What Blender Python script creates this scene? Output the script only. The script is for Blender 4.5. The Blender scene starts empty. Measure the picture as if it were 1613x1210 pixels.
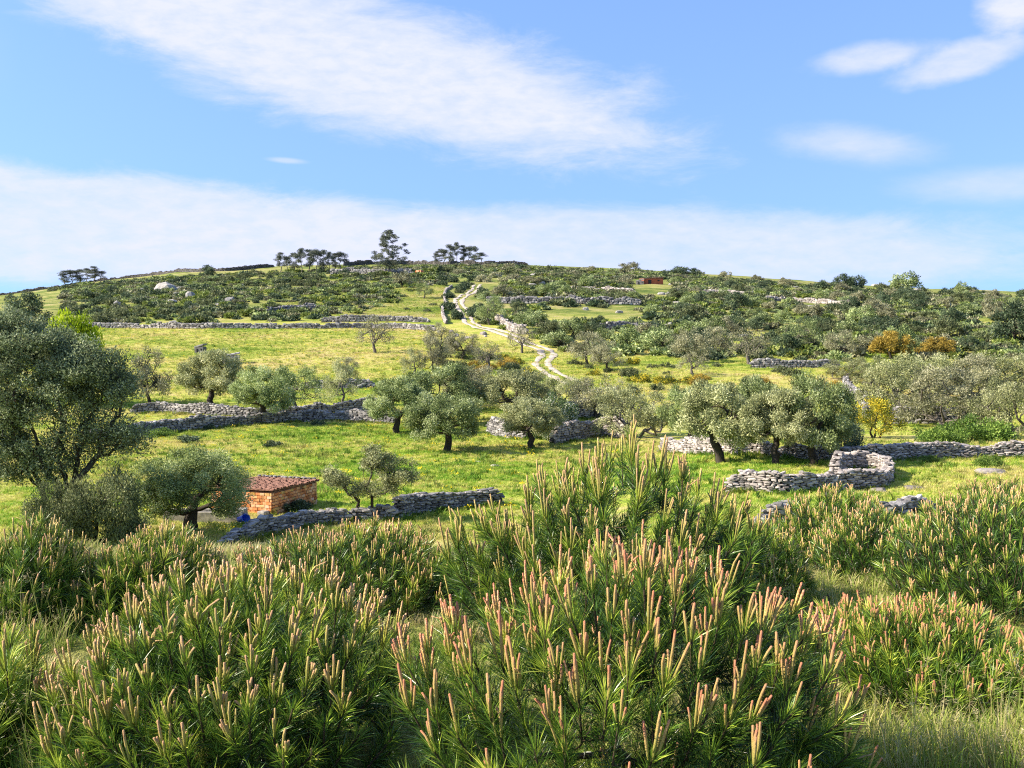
import bpy, math, random
import numpy as np
from mathutils import Vector, Matrix, Euler

# ------------------------------------------------------------------ camera, sky, sun, exposure
SC = bpy.context.scene
COL = SC.collection
FPX, CX, CY, HOR = 1700.0, 806.5, 605.0, 480.0      # focal length and horizon in photograph pixels
EYE = 1.7
PITCH = math.atan((CY - HOR) / FPX)
cam_data = bpy.data.cameras.new('camera')
cam_data.sensor_width = 36.0
cam_data.lens = 36.0 * FPX / 1613.0
cam_data.clip_start = 0.05
cam_data.clip_end = 9000.0
cam = bpy.data.objects.new('camera', cam_data)
cam.location = (0, 0, EYE)
cam.rotation_euler = (math.radians(90) - PITCH, 0, 0)
COL.objects.link(cam)
SC.camera = cam

SUN_EL = math.radians(35)
SUN_AZ = math.radians(260)                            # clockwise from +Y (the viewing direction)
SUN_DIR = Vector((math.sin(SUN_AZ) * math.cos(SUN_EL), math.cos(SUN_AZ) * math.cos(SUN_EL), math.sin(SUN_EL)))
sun_data = bpy.data.lights.new('sun', 'SUN')
sun_data.energy = 5.0
sun_data.angle = math.radians(0.6)
sun_data.color = (1.0, 0.90, 0.72)
sun = bpy.data.objects.new('sun', sun_data)
sun.rotation_euler = (-SUN_DIR).to_track_quat('-Z', 'Y').to_euler()
COL.objects.link(sun)

SC.view_settings.view_transform = 'Standard'
SC.view_settings.look = 'None'
SC.view_settings.gamma = 1.0
SC.view_settings.use_curve_mapping = False
SC.view_settings.exposure = 1.12
SKY_STRENGTH = 0.15

SC.cycles.use_denoising = False
SC.cycles.filter_width = 1.15
SC.cycles.max_bounces = 4
SC.cycles.diffuse_bounces = 2
SC.cycles.glossy_bounces = 1
SC.cycles.transmission_bounces = 3

world = bpy.data.worlds.new('World')
SC.world = world
world.use_nodes = True


def build_world():
    nt = world.node_tree
    nt.nodes.clear()
    N, L = nt.nodes.new, nt.links.new
    out = N('ShaderNodeOutputWorld')
    bg = N('ShaderNodeBackground')
    bg.inputs['Strength'].default_value = SKY_STRENGTH
    L(bg.outputs[0], out.inputs['Surface'])
    sky = N('ShaderNodeTexSky')
    sky.sky_type = 'NISHITA'
    sky.sun_disc = False
    sky.sun_elevation = SUN_EL
    sky.sun_rotation = SUN_AZ
    sky.altitude = 300
    sky.air_density = 1.0
    sky.dust_density = 0.25
    sky.ozone_density = 3.0
    # the haze-free blue of higher up reaches down to the ridge
    tcs = N('ShaderNodeTexCoord')
    mps = N('ShaderNodeMapping')
    mps.inputs['Location'].default_value = (0, 0, .30)
    mps.inputs['Scale'].default_value = (1, 1, .70)
    L(tcs.outputs['Generated'], mps.inputs['Vector'])
    nrm = N('ShaderNodeVectorMath')
    nrm.operation = 'NORMALIZE'
    L(mps.outputs[0], nrm.inputs[0])
    L(nrm.outputs[0], sky.inputs['Vector'])

    def math_(op, a, b=None, c=None, clamp=False):
        n = N('ShaderNodeMath')
        n.operation = op
        n.use_clamp = clamp
        for i, v in enumerate((a, b, c)):
            if v is None:
                continue
            if isinstance(v, (int, float)):
                n.inputs[i].default_value = v
            else:
                L(v, n.inputs[i])
        return n.outputs[0]

    tc = N('ShaderNodeTexCoord')
    sep = N('ShaderNodeSeparateXYZ')
    L(tc.outputs['Generated'], sep.inputs[0])
    x, y, z = sep.outputs
    az = math_('ARCTAN2', x, y)                       # compass bearing from the view axis
    hor = math_('SQRT', math_('ADD', math_('MULTIPLY', x, x), math_('MULTIPLY', y, y)))
    el = math_('ARCTAN2', z, hor)
    comb = N('ShaderNodeCombineXYZ')
    L(az, comb.inputs[0])
    L(el, comb.inputs[1])

    def noise(sx, sy, rot, scale, detail, rough, dist=0.0, off=0.0):
        mp = N('ShaderNodeMapping')
        mp.inputs['Rotation'].default_value = (0, 0, rot)
        mp.inputs['Scale'].default_value = (sx, sy, 1)
        mp.inputs['Location'].default_value = (off, off * .7, off)
        L(comb.outputs[0], mp.inputs['Vector'])
        n = N('ShaderNodeTexNoise')
        n.inputs['Scale'].default_value = scale
        n.inputs['Detail'].default_value = detail
        n.inputs['Roughness'].default_value = rough
        n.inputs['Distortion'].default_value = dist
        L(mp.outputs[0], n.inputs['Vector'])
        return n.outputs['Fac']

    streak = noise(1.0, 3.0, math.radians(14), 9.0, 12, .68, .35)
    fine = noise(1.0, 2.6, math.radians(-8), 42.0, 6, .6, .2, 3.1)
    puff = noise(1.0, 1.7, 0, 16.0, 8, .6, .1, 7.7)

    def bank(px, py, a, b, ang, soft, amount, nz, ns):
        """a bank of cloud: centre and half sizes on the sky dome, its tilt, edge softness and density"""
        u0, v0 = math.atan((px - CX) / FPX), math.atan((HOR - py) / FPX)
        du = math_('SUBTRACT', az, u0)
        dv = math_('SUBTRACT', el, v0)
        ca, sa = math.cos(ang), math.sin(ang)
        p = math_('ADD', math_('MULTIPLY', du, ca), math_('MULTIPLY', dv, sa))
        q = math_('SUBTRACT', math_('MULTIPLY', dv, ca), math_('MULTIPLY', du, sa))
        p = math_('DIVIDE', p, a / FPX)
        q = math_('DIVIDE', q, b / FPX)
        r = math_('SQRT', math_('ADD', math_('MULTIPLY', p, p), math_('MULTIPLY', q, q)))
        r = math_('ADD', r, math_('MULTIPLY', math_('SUBTRACT', nz, .5), ns))
        mr = N('ShaderNodeMapRange')
        mr.interpolation_type = 'SMOOTHSTEP'
        L(r, mr.inputs['Value'])
        mr.inputs['From Min'].default_value = 1.0
        mr.inputs['From Max'].default_value = 1.0 - soft
        mr.inputs['To Min'].default_value = 0.0
        mr.inputs['To Max'].default_value = amount
        return mr.outputs[0]

    A = math.radians
    banks = [
        bank(560, 105, 600, 128, A(-14), .55, .84, streak, 1.1),
        bank(110, 30, 330, 46, A(-17), .8, .62, streak, 1.2),
        bank(300, 45, 420, 80, A(-20), .8, .60, streak, 1.4),
        bank(760, 160, 380, 70, A(-15), .8, .55, streak, .9),
        bank(120, 368, 760, 96, A(-3), .35, .80, streak, .85),
        bank(900, 396, 900, 84, A(-1), .5, .72, streak, .9),
        bank(1590, 42, 72, 62, A(60), .6, .9, puff, 1.1),
        bank(1360, 118, 115, 27, A(4), .7, .70, puff, 1.0),
        bank(1500, 132, 125, 30, A(14), .7, .72, puff, 1.1),
        bank(1400, 2, 70, 14, 0, .8, .6, puff, .8),
        bank(1335, 243, 150, 36, A(-6), .9, .60, streak, 1.0),
        bank(1570, 310, 170, 34, 0, .9, .5, streak, .9),
        bank(455, 261, 40, 6, A(-3), .8, .5, streak, .6),
    ]
    tot = banks[0]
    for b in banks[1:]:
        tot = math_('SUBTRACT', math_('ADD', tot, b), math_('MULTIPLY', tot, b))
    # the same broken cirrus goes on round the rest of the sky
    wide = noise(1.0, 3.2, A(9), 3.2, 9, .6, .4, 11.3)
    mr = N('ShaderNodeMapRange')
    L(wide, mr.inputs['Value'])
    mr.inputs['From Min'].default_value = .5
    mr.inputs['From Max'].default_value = .72
    mr.inputs['To Max'].default_value = .7
    away = math_('MAXIMUM', math_('ABSOLUTE', az), el)
    mr2 = N('ShaderNodeMapRange')
    L(away, mr2.inputs['Value'])
    mr2.inputs['From Min'].default_value = .42
    mr2.inputs['From Max'].default_value = .75
    rest = math_('MULTIPLY', mr.outputs[0], mr2.outputs[0])
    tot = math_('MAXIMUM', tot, rest)
    # thin ragged texture inside the banks
    tex = math_('ADD', math_('MULTIPLY', fine, .9), math_('ADD', math_('MULTIPLY', streak, .6), .25))
    tot = math_('MULTIPLY', tot, tex, clamp=True)

    hs = N('ShaderNodeHueSaturation')
    hs.inputs['Hue'].default_value = .504
    hs.inputs['Saturation'].default_value = 1.04
    hs.inputs['Value'].default_value = .98
    L(sky.outputs[0], hs.inputs['Color'])
    mx = N('ShaderNodeMix')
    mx.data_type = 'RGBA'
    L(tot, mx.inputs['Factor'])
    L(hs.outputs[0], mx.inputs['A'])
    mx.inputs['B'].default_value = (2.62, 2.74, 3.5, 1)
    L(mx.outputs['Result'], bg.inputs['Color'])


build_world()

# ------------------------------------------------------------------ helpers
R = random.Random(7)
RNG = np.random.default_rng(7)


def ray(px, py):
    u, v = (px - CX) / FPX, (CY - py) / FPX
    c, s = math.cos(PITCH), math.sin(PITCH)
    return u, c + v * s, v * c - s


def smooth(a, b, t):
    t = np.clip((np.asarray(t, float) - a) / (b - a), 0, 1)
    return t * t * (3 - 2 * t)


def _hash(i, j):
    h = (i.astype(np.int64) * 374761393 + j.astype(np.int64) * 668265263) & 0xffffffff
    h = ((h ^ (h >> 13)) * 1274126177) & 0xffffffff
    return ((h ^ (h >> 16)) & 0xffff) / 65535.0 - .5


def vnoise(x, y):
    x, y = np.asarray(x, float), np.asarray(y, float)
    i, j = np.floor(x), np.floor(y)
    f, g = x - i, y - j
    f, g = f * f * (3 - 2 * f), g * g * (3 - 2 * g)
    a, b, c, d = _hash(i, j), _hash(i + 1, j), _hash(i, j + 1), _hash(i + 1, j + 1)
    return (a * (1 - f) + b * f) * (1 - g) + (c * (1 - f) + d * f) * g


PROF_Y = [-80, 0, 6, 10, 15, 25, 40, 52, 60, 92, 116, 140, 155, 190, 217, 240, 310, 465, 620, 720, 800, 1100, 2000, 6000]
PROF_Z = [-1.2, -1.7, -1.75, -2.3, -3.6, -6.5, -10.0, -11.5, -11.8, -12.5, -12.8, -12.3, -11.3, -8.7, -6.8, -5, 1.6, 14.7, 23.3, 26.7, 27, 15, -30, -120]
RIDGE_P = [-900, -300, 0, 150, 300, 450, 600, 800, 1000, 1200, 1400, 1613, 2000, 2600]
RIDGE_D = [130, 85, 50, 28, 11, 3, 0, 0, 8, 21, 36, 43, 62, 100]


def H(x, y):
    """height of the ground"""
    x, y = np.asarray(x, float), np.asarray(y, float)
    z = np.interp(y, PROF_Y, PROF_Z)
    # round the corners of the profile
    for o in (.06, -.06, .12, -.12):
        z = z + np.interp(y * (1 + o), PROF_Y, PROF_Z)
    z = z / 5
    px = CX + FPX * x / np.maximum(y, 30)
    z = z - np.interp(px, RIDGE_P, RIDGE_D) / FPX * np.minimum(y, 900) * smooth(180, 520, y)
    z = z + 1.6 * smooth(880, 1200, px) * smooth(30, 46, y) * (1 - smooth(72, 115, y))
    amp = .03 + .5 * smooth(60, 400, y)
    z = z + amp * (vnoise(x / 14, y / 14) * 1.6 + vnoise(x / 5 + 9, y / 5) * .7)
    z = z + .10 * smooth(4, 14, y) * vnoise(x / 1.6, y / 1.6 + 4) + (1 - smooth(10, 20, y)) * .12 * vnoise(x / .9, y / .9)
    return z + EYE


def hz(x, y):
    return float(H(x, y))


_YS = np.concatenate([np.arange(3, 60, .25), np.arange(60, 320, .8), np.arange(320, 900, 2.0)])


def hit(px, py):
    """first point of the ground met by the line of sight through a place in the picture"""
    a, b, c = ray(px, py)
    t = _YS / b
    g = H(a * t, _YS) - (EYE + c * t)
    k = np.argmax(g > 0)
    if not g.any() or g[k] <= 0:
        Y = 700.0
    else:
        k = max(k, 1)
        Y = _YS[k - 1] + (_YS[k] - _YS[k - 1]) * (-g[k - 1]) / (g[k] - g[k - 1])
    X = a * Y / b
    return X, float(Y)


def at(px, Y, py=700):
    """world x of a bearing at depth Y"""
    u, b, c = ray(px, py)
    return u * Y / b


def zpix(py, Y):
    a, b, c = ray(CX, py)
    return EYE + c * Y / b


def tag(o, label=None, cat=None, group=None, kind=None):
    if label:
        o['label'] = label
    if cat:
        o['category'] = cat
    if group:
        o['group'] = group
    if kind:
        o['kind'] = kind
    return o


def link(name, data, mat=None, parent=None):
    o = bpy.data.objects.new(name, data)
    COL.objects.link(o)
    if mat is not None and data is not None and not data.materials:
        data.materials.append(mat)
    if parent is not None:
        o.parent = parent
    return o


def thing(name, label, cat, loc=(0, 0, 0), rz=0.0, group=None):
    o = bpy.data.objects.new(name, None)
    COL.objects.link(o)
    o.location = loc
    o.rotation_euler = (0, 0, rz)
    o.empty_display_size = .2
    return tag(o, label, cat, group)


def mesh(name, V, F, smooth_=False, tint=None, mats=None, mat_idx=None):
    """F: an (n,3) or (n,4) array, or a list of such arrays"""
    Fs = F if isinstance(F, list) else [F]
    Fs = [np.asarray(f, np.int32) for f in Fs if len(f)]
    V = np.asarray(V, np.float32)
    me = bpy.data.meshes.new(name)
    me.vertices.add(len(V))
    me.vertices.foreach_set('co', V.ravel())
    nl = sum(f.size for f in Fs)
    nf = sum(len(f) for f in Fs)
    me.loops.add(nl)
    me.loops.foreach_set('vertex_index', np.concatenate([f.ravel() for f in Fs]) if Fs else np.zeros(0, np.int32))
    tot = np.concatenate([np.full(len(f), f.shape[1], np.int32) for f in Fs])
    start = np.concatenate([[0], np.cumsum(tot)[:-1]]).astype(np.int32)
    me.polygons.add(nf)
    me.polygons.foreach_set('loop_start', start)
    me.polygons.foreach_set('loop_total', tot)
    me.polygons.foreach_set('use_smooth', np.full(nf, smooth_, bool))
    if tint is not None:
        at_ = me.attributes.new('tint', 'FLOAT', 'FACE')
        at_.data.foreach_set('value', np.asarray(tint, np.float32))
    for m in mats or []:
        me.materials.append(m)
    if mat_idx is not None:
        me.polygons.foreach_set('material_index', np.asarray(mat_idx, np.int32))
    me.update(calc_edges=True)
    return me


def norm(a):
    return a / np.maximum(np.linalg.norm(a, axis=-1, keepdims=True), 1e-9)


def tubes(paths, sides=6, cap=False):
    """paths: list of (points, radii); quads of round limbs"""
    VV, FF, off = [], [], 0
    ang = np.linspace(0, 2 * np.pi, sides, endpoint=False)
    ca, sa = np.cos(ang), np.sin(ang)
    for pts, rad in paths:
        P = np.asarray(pts, float)
        n = len(P)
        if n < 2:
            continue
        T = np.gradient(P, axis=0)
        T = norm(T)
        ref = np.array([0, 0, 1.0]) if abs(T[0, 2]) < .9 else np.array([1.0, 0, 0])
        A = norm(np.cross(T, ref))
        B = np.cross(T, A)
        r = np.asarray(rad, float)[:, None, None]
        ring = P[:, None, :] + r * (A[:, None, :] * ca[None, :, None] + B[:, None, :] * sa[None, :, None])
        VV.append(ring.reshape(-1, 3))
        i = np.arange(n - 1)[:, None] * sides
        j = np.arange(sides)[None, :]
        k = (j + 1) % sides
        q = np.stack([i + j, i + k, i + sides + k, i + sides + j], -1).reshape(-1, 4) + off
        FF.append(q)
        off += n * sides
    return np.concatenate(VV), np.concatenate(FF)


def leaves(C, D, Nn, Ln, W):
    """diamond leaf faces at C, pointing along D, facing Nn; Ln, W arrays or numbers"""
    n = len(C)
    D = norm(D)
    S = norm(np.cross(D, Nn))
    Ln = np.broadcast_to(np.asarray(Ln, float), (n,))[:, None]
    W = np.broadcast_to(np.asarray(W, float), (n,))[:, None]
    V = np.stack([C, C + D * Ln * .45 + S * W * .5, C + D * Ln, C + D * Ln * .45 - S * W * .5], 1).reshape(-1, 3)
    F = np.arange(4 * n, dtype=np.int32).reshape(-1, 4)
    return V, F


def grow(base, fork, targets, r0, rng, bend=.12, rise=.0, forks=1.0, rmin=.006, steps=4, power=.5):
    """a trunk from base to fork and limbs that reach every target; returns tubes' paths"""
    base, fork = np.asarray(base, float), np.asarray(fork, float)
    nodes = [base]
    par = [-1]
    n0 = 5
    L0 = np.linalg.norm(fork - base)
    for k in range(1, n0 + 1):
        t = k / n0
        p = base + (fork - base) * t + rng.normal(0, .035 * L0, 3) * (1 if k < n0 else .3) * np.array([1, 1, .2])
        nodes.append(p)
        par.append(len(nodes) - 2)
    T = np.asarray(targets, float)
    order = np.argsort(np.linalg.norm(T - fork, axis=1))
    cand = [n0]
    depth = {n0: 0.0}
    ends = []
    for ti in order:
        t = T[ti]
        P = np.asarray([nodes[c] for c in cand])
        dd = np.linalg.norm(P - t, axis=1) + forks * .35 * np.array([depth[c] for c in cand])
        # a limb should not turn back on itself
        dd = dd + .6 * np.maximum(0, P[:, 2] - t[2])
        c = cand[int(np.argmin(dd))]
        p0 = nodes[c]
        Ls = np.linalg.norm(t - p0)
        prev = c
        side = rng.normal(0, bend * Ls, 3)
        for k in range(1, steps + 1):
            s = k / steps
            p = p0 + (t - p0) * s + side * math.sin(math.pi * s) + np.array([0, 0, -rise * Ls * math.sin(math.pi * s)])
            if k < steps:
                p = p + rng.normal(0, .03 * Ls, 3)
            nodes.append(p)
            par.append(prev)
            idx = len(nodes) - 1
            depth[idx] = depth[c] + Ls * s
            cand.append(idx)
            prev = idx
        ends.append(prev)
    n = len(nodes)
    cnt = np.zeros(n)
    for e in ends:
        cnt[e] += 1
    for i in range(n - 1, 0, -1):
        cnt[par[i]] += cnt[i]
    tot = max(cnt[0], 1)
    rad = np.maximum(r0 * (cnt / tot) ** power, rmin)
    for k in range(n0 + 1):
        rad[k] = r0 * (1.35 - .45 * k / n0) if k else r0 * 1.7
    kids = {}
    for i in range(1, n):
        kids.setdefault(par[i], []).append(i)
    paths = []
    stack = [(0, None)]
    while stack:
        i, frm = stack.pop()
        chain = [i] if frm is None else [frm, i]
        cur = i
        while cur in kids:
            ks = sorted(kids[cur], key=lambda k: -cnt[k])
            for k in ks[1:]:
                stack.append((k, cur))
            cur = ks[0]
            chain.append(cur)
        rr = [rad[c] for c in chain]
        if frm is not None:
            rr[0] = min(rr[0], rr[1] * 1.25)
        rr[-1] *= .55
        paths.append(([nodes[c] for c in chain], rr))
    return paths


# ------------------------------------------------------------------ materials
def new_mat(name):
    m = bpy.data.materials.new(name)
    m.use_nodes = True
    nt = m.node_tree
    nt.nodes.clear()
    out = nt.nodes.new('ShaderNodeOutputMaterial')
    return m, nt, out


def ramp(nt, fac, stops):
    r = nt.nodes.new('ShaderNodeValToRGB')
    e = r.color_ramp.elements
    while len(e) < len(stops):
        e.new(.5)
    for el_, (p, c) in zip(e, stops):
        el_.position = p
        el_.color = (*c, 1)
    nt.links.new(fac, r.inputs['Fac'])
    return r.outputs['Color']


def tex_noise(nt, vec, scale, detail=4, rough=.55, dist=0):
    n = nt.nodes.new('ShaderNodeTexNoise')
    n.inputs['Scale'].default_value = scale
    n.inputs['Detail'].default_value = detail
    n.inputs['Roughness'].default_value = rough
    n.inputs['Distortion'].default_value = dist
    if vec is not None:
        nt.links.new(vec, n.inputs['Vector'])
    return n.outputs['Fac']


def mixc(nt, fac, a, b, blend='MIX'):
    m = nt.nodes.new('ShaderNodeMix')
    m.data_type = 'RGBA'
    m.blend_type = blend
    for sock, v in (('Factor', fac), ('A', a), ('B', b)):
        if isinstance(v, (int, float)):
            m.inputs[sock].default_value = v
        elif isinstance(v, tuple):
            m.inputs[sock].default_value = (*v, 1)
        else:
            nt.links.new(v, m.inputs[sock])
    return m.outputs['Result']


def mth(nt, op, a, b, clamp=False):
    n = nt.nodes.new('ShaderNodeMath')
    n.operation = op
    n.use_clamp = clamp
    for i, v in enumerate((a, b)):
        if isinstance(v, (int, float)):
            n.inputs[i].default_value = v
        else:
            nt.links.new(v, n.inputs[i])
    return n.outputs[0]


def attr(nt, name):
    a = nt.nodes.new('ShaderNodeAttribute')
    a.attribute_name = name
    return a.outputs['Fac']


def obj_random(nt):
    return nt.nodes.new('ShaderNodeObjectInfo').outputs['Random']


def principled(nt, out, color, rough=.7, spec=.3):
    p = nt.nodes.new('ShaderNodeBsdfPrincipled')
    if isinstance(color, tuple):
        p.inputs['Base Color'].default_value = (*color, 1)
    else:
        nt.links.new(color, p.inputs['Base Color'])
    p.inputs['Roughness'].default_value = rough
    p.inputs['Specular IOR Level'].default_value = spec
    nt.links.new(p.outputs[0], out.inputs['Surface'])
    return p


def bump(nt, p, height, strength=.5, dist=.02):
    b = nt.nodes.new('ShaderNodeBump')
    b.inputs['Strength'].default_value = strength
    b.inputs['Distance'].default_value = dist
    nt.links.new(height, b.inputs['Height'])
    nt.links.new(b.outputs[0], p.inputs['Normal'])


def leaf_mat(name, stops, trans=.3, rough=.6, spec=.25, vary=.35, gain=1.45):
    """thin leaves: each face has its own tint, each plant its own shift, light passes through"""
    m, nt, out = new_mat(name)
    t = attr(nt, 'tint')
    c = ramp(nt, t, [(p, tuple(min(1, k * gain) for k in col)) for p, col in stops])
    r = obj_random(nt)
    k = mth(nt, 'ADD', mth(nt, 'MULTIPLY', r, vary), 1 - vary / 2)
    cc = nt.nodes.new('ShaderNodeVectorMath')
    cc.operation = 'SCALE'
    nt.links.new(c, cc.inputs[0])
    nt.links.new(k, cc.inputs['Scale'])
    c = cc.outputs[0]
    p = principled(nt, out, c, rough, spec)
    tr = nt.nodes.new('ShaderNodeBsdfTranslucent')
    nt.links.new(c, tr.inputs['Color'])
    mx = nt.nodes.new('ShaderNodeMixShader')
    mx.inputs[0].default_value = trans
    nt.links.new(p.outputs[0], mx.inputs[1])
    nt.links.new(tr.outputs[0], mx.inputs[2])
    nt.links.new(mx.outputs[0], out.inputs['Surface'])
    return m


def bark_mat(name, a, b, scale=6):
    m, nt, out = new_mat(name)
    tc = nt.nodes.new('ShaderNodeTexCoord').outputs['Object']
    mp = nt.nodes.new('ShaderNodeMapping')
    mp.inputs['Scale'].default_value = (1, 1, .3)
    nt.links.new(tc, mp.inputs['Vector'])
    n = tex_noise(nt, mp.outputs[0], scale, 6, .65)
    p = principled(nt, out, ramp(nt, n, [(.3, a), (.7, b)]), .9, .15)
    bump(nt, p, n, .8, .05)
    return m


OLIVE = leaf_mat('olive leaves', [(0, (.035, .05, .016)), (.4, (.145, .19, .06)), (.75, (.29, .335, .135)), (1, (.48, .50, .29))], .28)
OLIVE_LIGHT = leaf_mat('pale olive leaves', [(0, (.05, .06, .022)), (.4, (.185, .20, .085)), (.75, (.33, .335, .16)), (1, (.50, .49, .30))], .28)
OLIVE_GREY = leaf_mat('grey olive leaves', [(0, (.05, .05, .028)), (.4, (.17, .17, .09)), (.8, (.31, .295, .175)), (1, (.44, .41, .28))], .26)
EVERGREEN = leaf_mat('evergreen leaves', [(0, (.015, .032, .012)), (.45, (.055, .078, .038)), (.85, (.11, .14, .07)), (1, (.19, .22, .125))], .22)
SCRUB = leaf_mat('scrub leaves', [(0, (.025, .04, .016)), (.45, (.085, .10, .042)), (.85, (.165, .18, .078)), (1, (.26, .27, .13))], .25)
FRESH = leaf_mat('fresh green leaves', [(0, (.03, .06, .01)), (.5, (.10, .165, .025)), (1, (.25, .32, .07))], .35)
LIME = leaf_mat('lime green leaves', [(0, (.08, .13, .005)), (.5, (.30, .40, .01)), (1, (.55, .60, .04))], .4)
BROOM = leaf_mat('broom in flower', [(0, (.05, .07, .01)), (.55, (.14, .16, .02)), (.68, (.46, .36, .02)), (1, (.66, .52, .05))], .3)
RUST = leaf_mat('orange brown leaves', [(0, (.07, .06, .012)), (.5, (.23, .165, .028)), (1, (.46, .32, .06))], .3)
HAW = leaf_mat('hawthorn leaves and blossom', [(0, (.03, .06, .02)), (.6, (.10, .15, .05)), (.72, (.18, .22, .10)), (.78, (.62, .60, .45)), (1, (.75, .73, .6))], .3)
EUCA = leaf_mat('eucalyptus leaves', [(0, (.025, .035, .025)), (.6, (.12, .135, .10)), (1, (.25, .26, .19))], .25)
NEEDLE = leaf_mat('pine needles', [(0, (.012, .032, .006)), (.35, (.075, .155, .018)), (.7, (.27, .35, .035)), (1, (.54, .54, .09))], .2, .38, .7, .12)
BARK = bark_mat('olive bark', (.018, .015, .012), (.085, .07, .055))
BARK_GREY = bark_mat('pale bark', (.06, .05, .042), (.20, .175, .15))
PINE_BARK = bark_mat('pine bark', (.03, .022, .015), (.13, .095, .06), 30)


def candle_mat(name, stops):
    m, nt, out = new_mat(name)
    tc = nt.nodes.new('ShaderNodeTexCoord')
    g = nt.nodes.new('ShaderNodeSeparateXYZ')
    a = nt.nodes.new('ShaderNodeAttribute')
    a.attribute_name = 'along'
    r = obj_random(nt)
    k = mth(nt, 'ADD', a.outputs['Fac'], mth(nt, 'MULTIPLY', mth(nt, 'SUBTRACT', r, .5), .35))
    c = ramp(nt, k, stops)
    v = nt.nodes.new('ShaderNodeTexVoronoi')
    v.inputs['Scale'].default_value = 1.0
    mp = nt.nodes.new('ShaderNodeMapping')
    mp.inputs['Scale'].default_value = (240, 240, 130)
    nt.links.new(tc.outputs['Object'], mp.inputs['Vector'])
    nt.links.new(mp.outputs[0], v.inputs['Vector'])
    c2 = mixc(nt, 1.0, c, ramp(nt, v.outputs['Distance'], [(.2, (1.12, 1.1, 1.05)), (.75, (.55, .52, .42))]), 'MULTIPLY')
    p = principled(nt, out, c2, .6, .25)
    p.inputs['Subsurface Weight'].default_value = 0.0
    bump(nt, p, v.outputs['Distance'], .6, .004)
    return m


CANDLE_PINK = candle_mat('pink pine candle', [(0, (.33, .34, .07)), (.35, (.58, .49, .15)), (.7, (.72, .48, .20)), (.9, (.73, .38, .21)), (1.0, (.68, .28, .17))])
CANDLE_GREEN = candle_mat('yellow green pine candle', [(0, (.27, .32, .05)), (.45, (.50, .47, .12)), (.8, (.66, .50, .20)), (1.0, (.70, .42, .24))])


def stone_mat(name, cols, scale=3.0):
    m, nt, out = new_mat(name)
    tc = nt.nodes.new('ShaderNodeTexCoord').outputs['Object']
    geo = nt.nodes.new('ShaderNodeNewGeometry')
    n = tex_noise(nt, geo.outputs['Position'], scale, 7, .65)
    n2 = tex_noise(nt, geo.outputs['Position'], scale * 5, 5, .6)
    r = geo.outputs['Random Per Island']
    r2 = obj_random(nt)
    t = mth(nt, 'FRACT', mth(nt, 'ADD', r, mth(nt, 'MULTIPLY', r2, 7.3)), 0)
    c = ramp(nt, t, [(0, cols[0]), (.5, cols[1]), (1, cols[2])])
    c = mixc(nt, ramp(nt, n, [(.48, (0, 0, 0)), (.66, (.8, .8, .8))]), c, cols[3])
    c = mixc(nt, mth(nt, 'MULTIPLY', ramp(nt, n2, [(.55, (0, 0, 0)), (.7, (1, 1, 1))]), .5), c, cols[4])
    p = principled(nt, out, c, .92, .15)
    bump(nt, p, n2, .5, .03)
    return m


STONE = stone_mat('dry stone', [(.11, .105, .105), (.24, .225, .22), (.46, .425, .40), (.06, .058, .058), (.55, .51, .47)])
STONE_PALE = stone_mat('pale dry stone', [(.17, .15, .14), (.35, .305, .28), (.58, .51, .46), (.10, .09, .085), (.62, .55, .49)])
DARK_STONE = stone_mat('dark skyline stone', [(.07, .065, .062), (.11, .10, .095), (.16, .145, .135), (.05, .048, .045), (.2, .18, .165)])  # darker stone mix for the skyline walls
CORE = stone_mat('rubble core', [(.05, .046, .042)] * 3 + [(.03, .03, .027), (.08, .075, .07)])
ROCK = stone_mat('limestone rock', [(.24, .23, .22), (.32, .30, .28), (.42, .39, .36), (.13, .125, .12), (.48, .45, .41)], 1.2)


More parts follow.
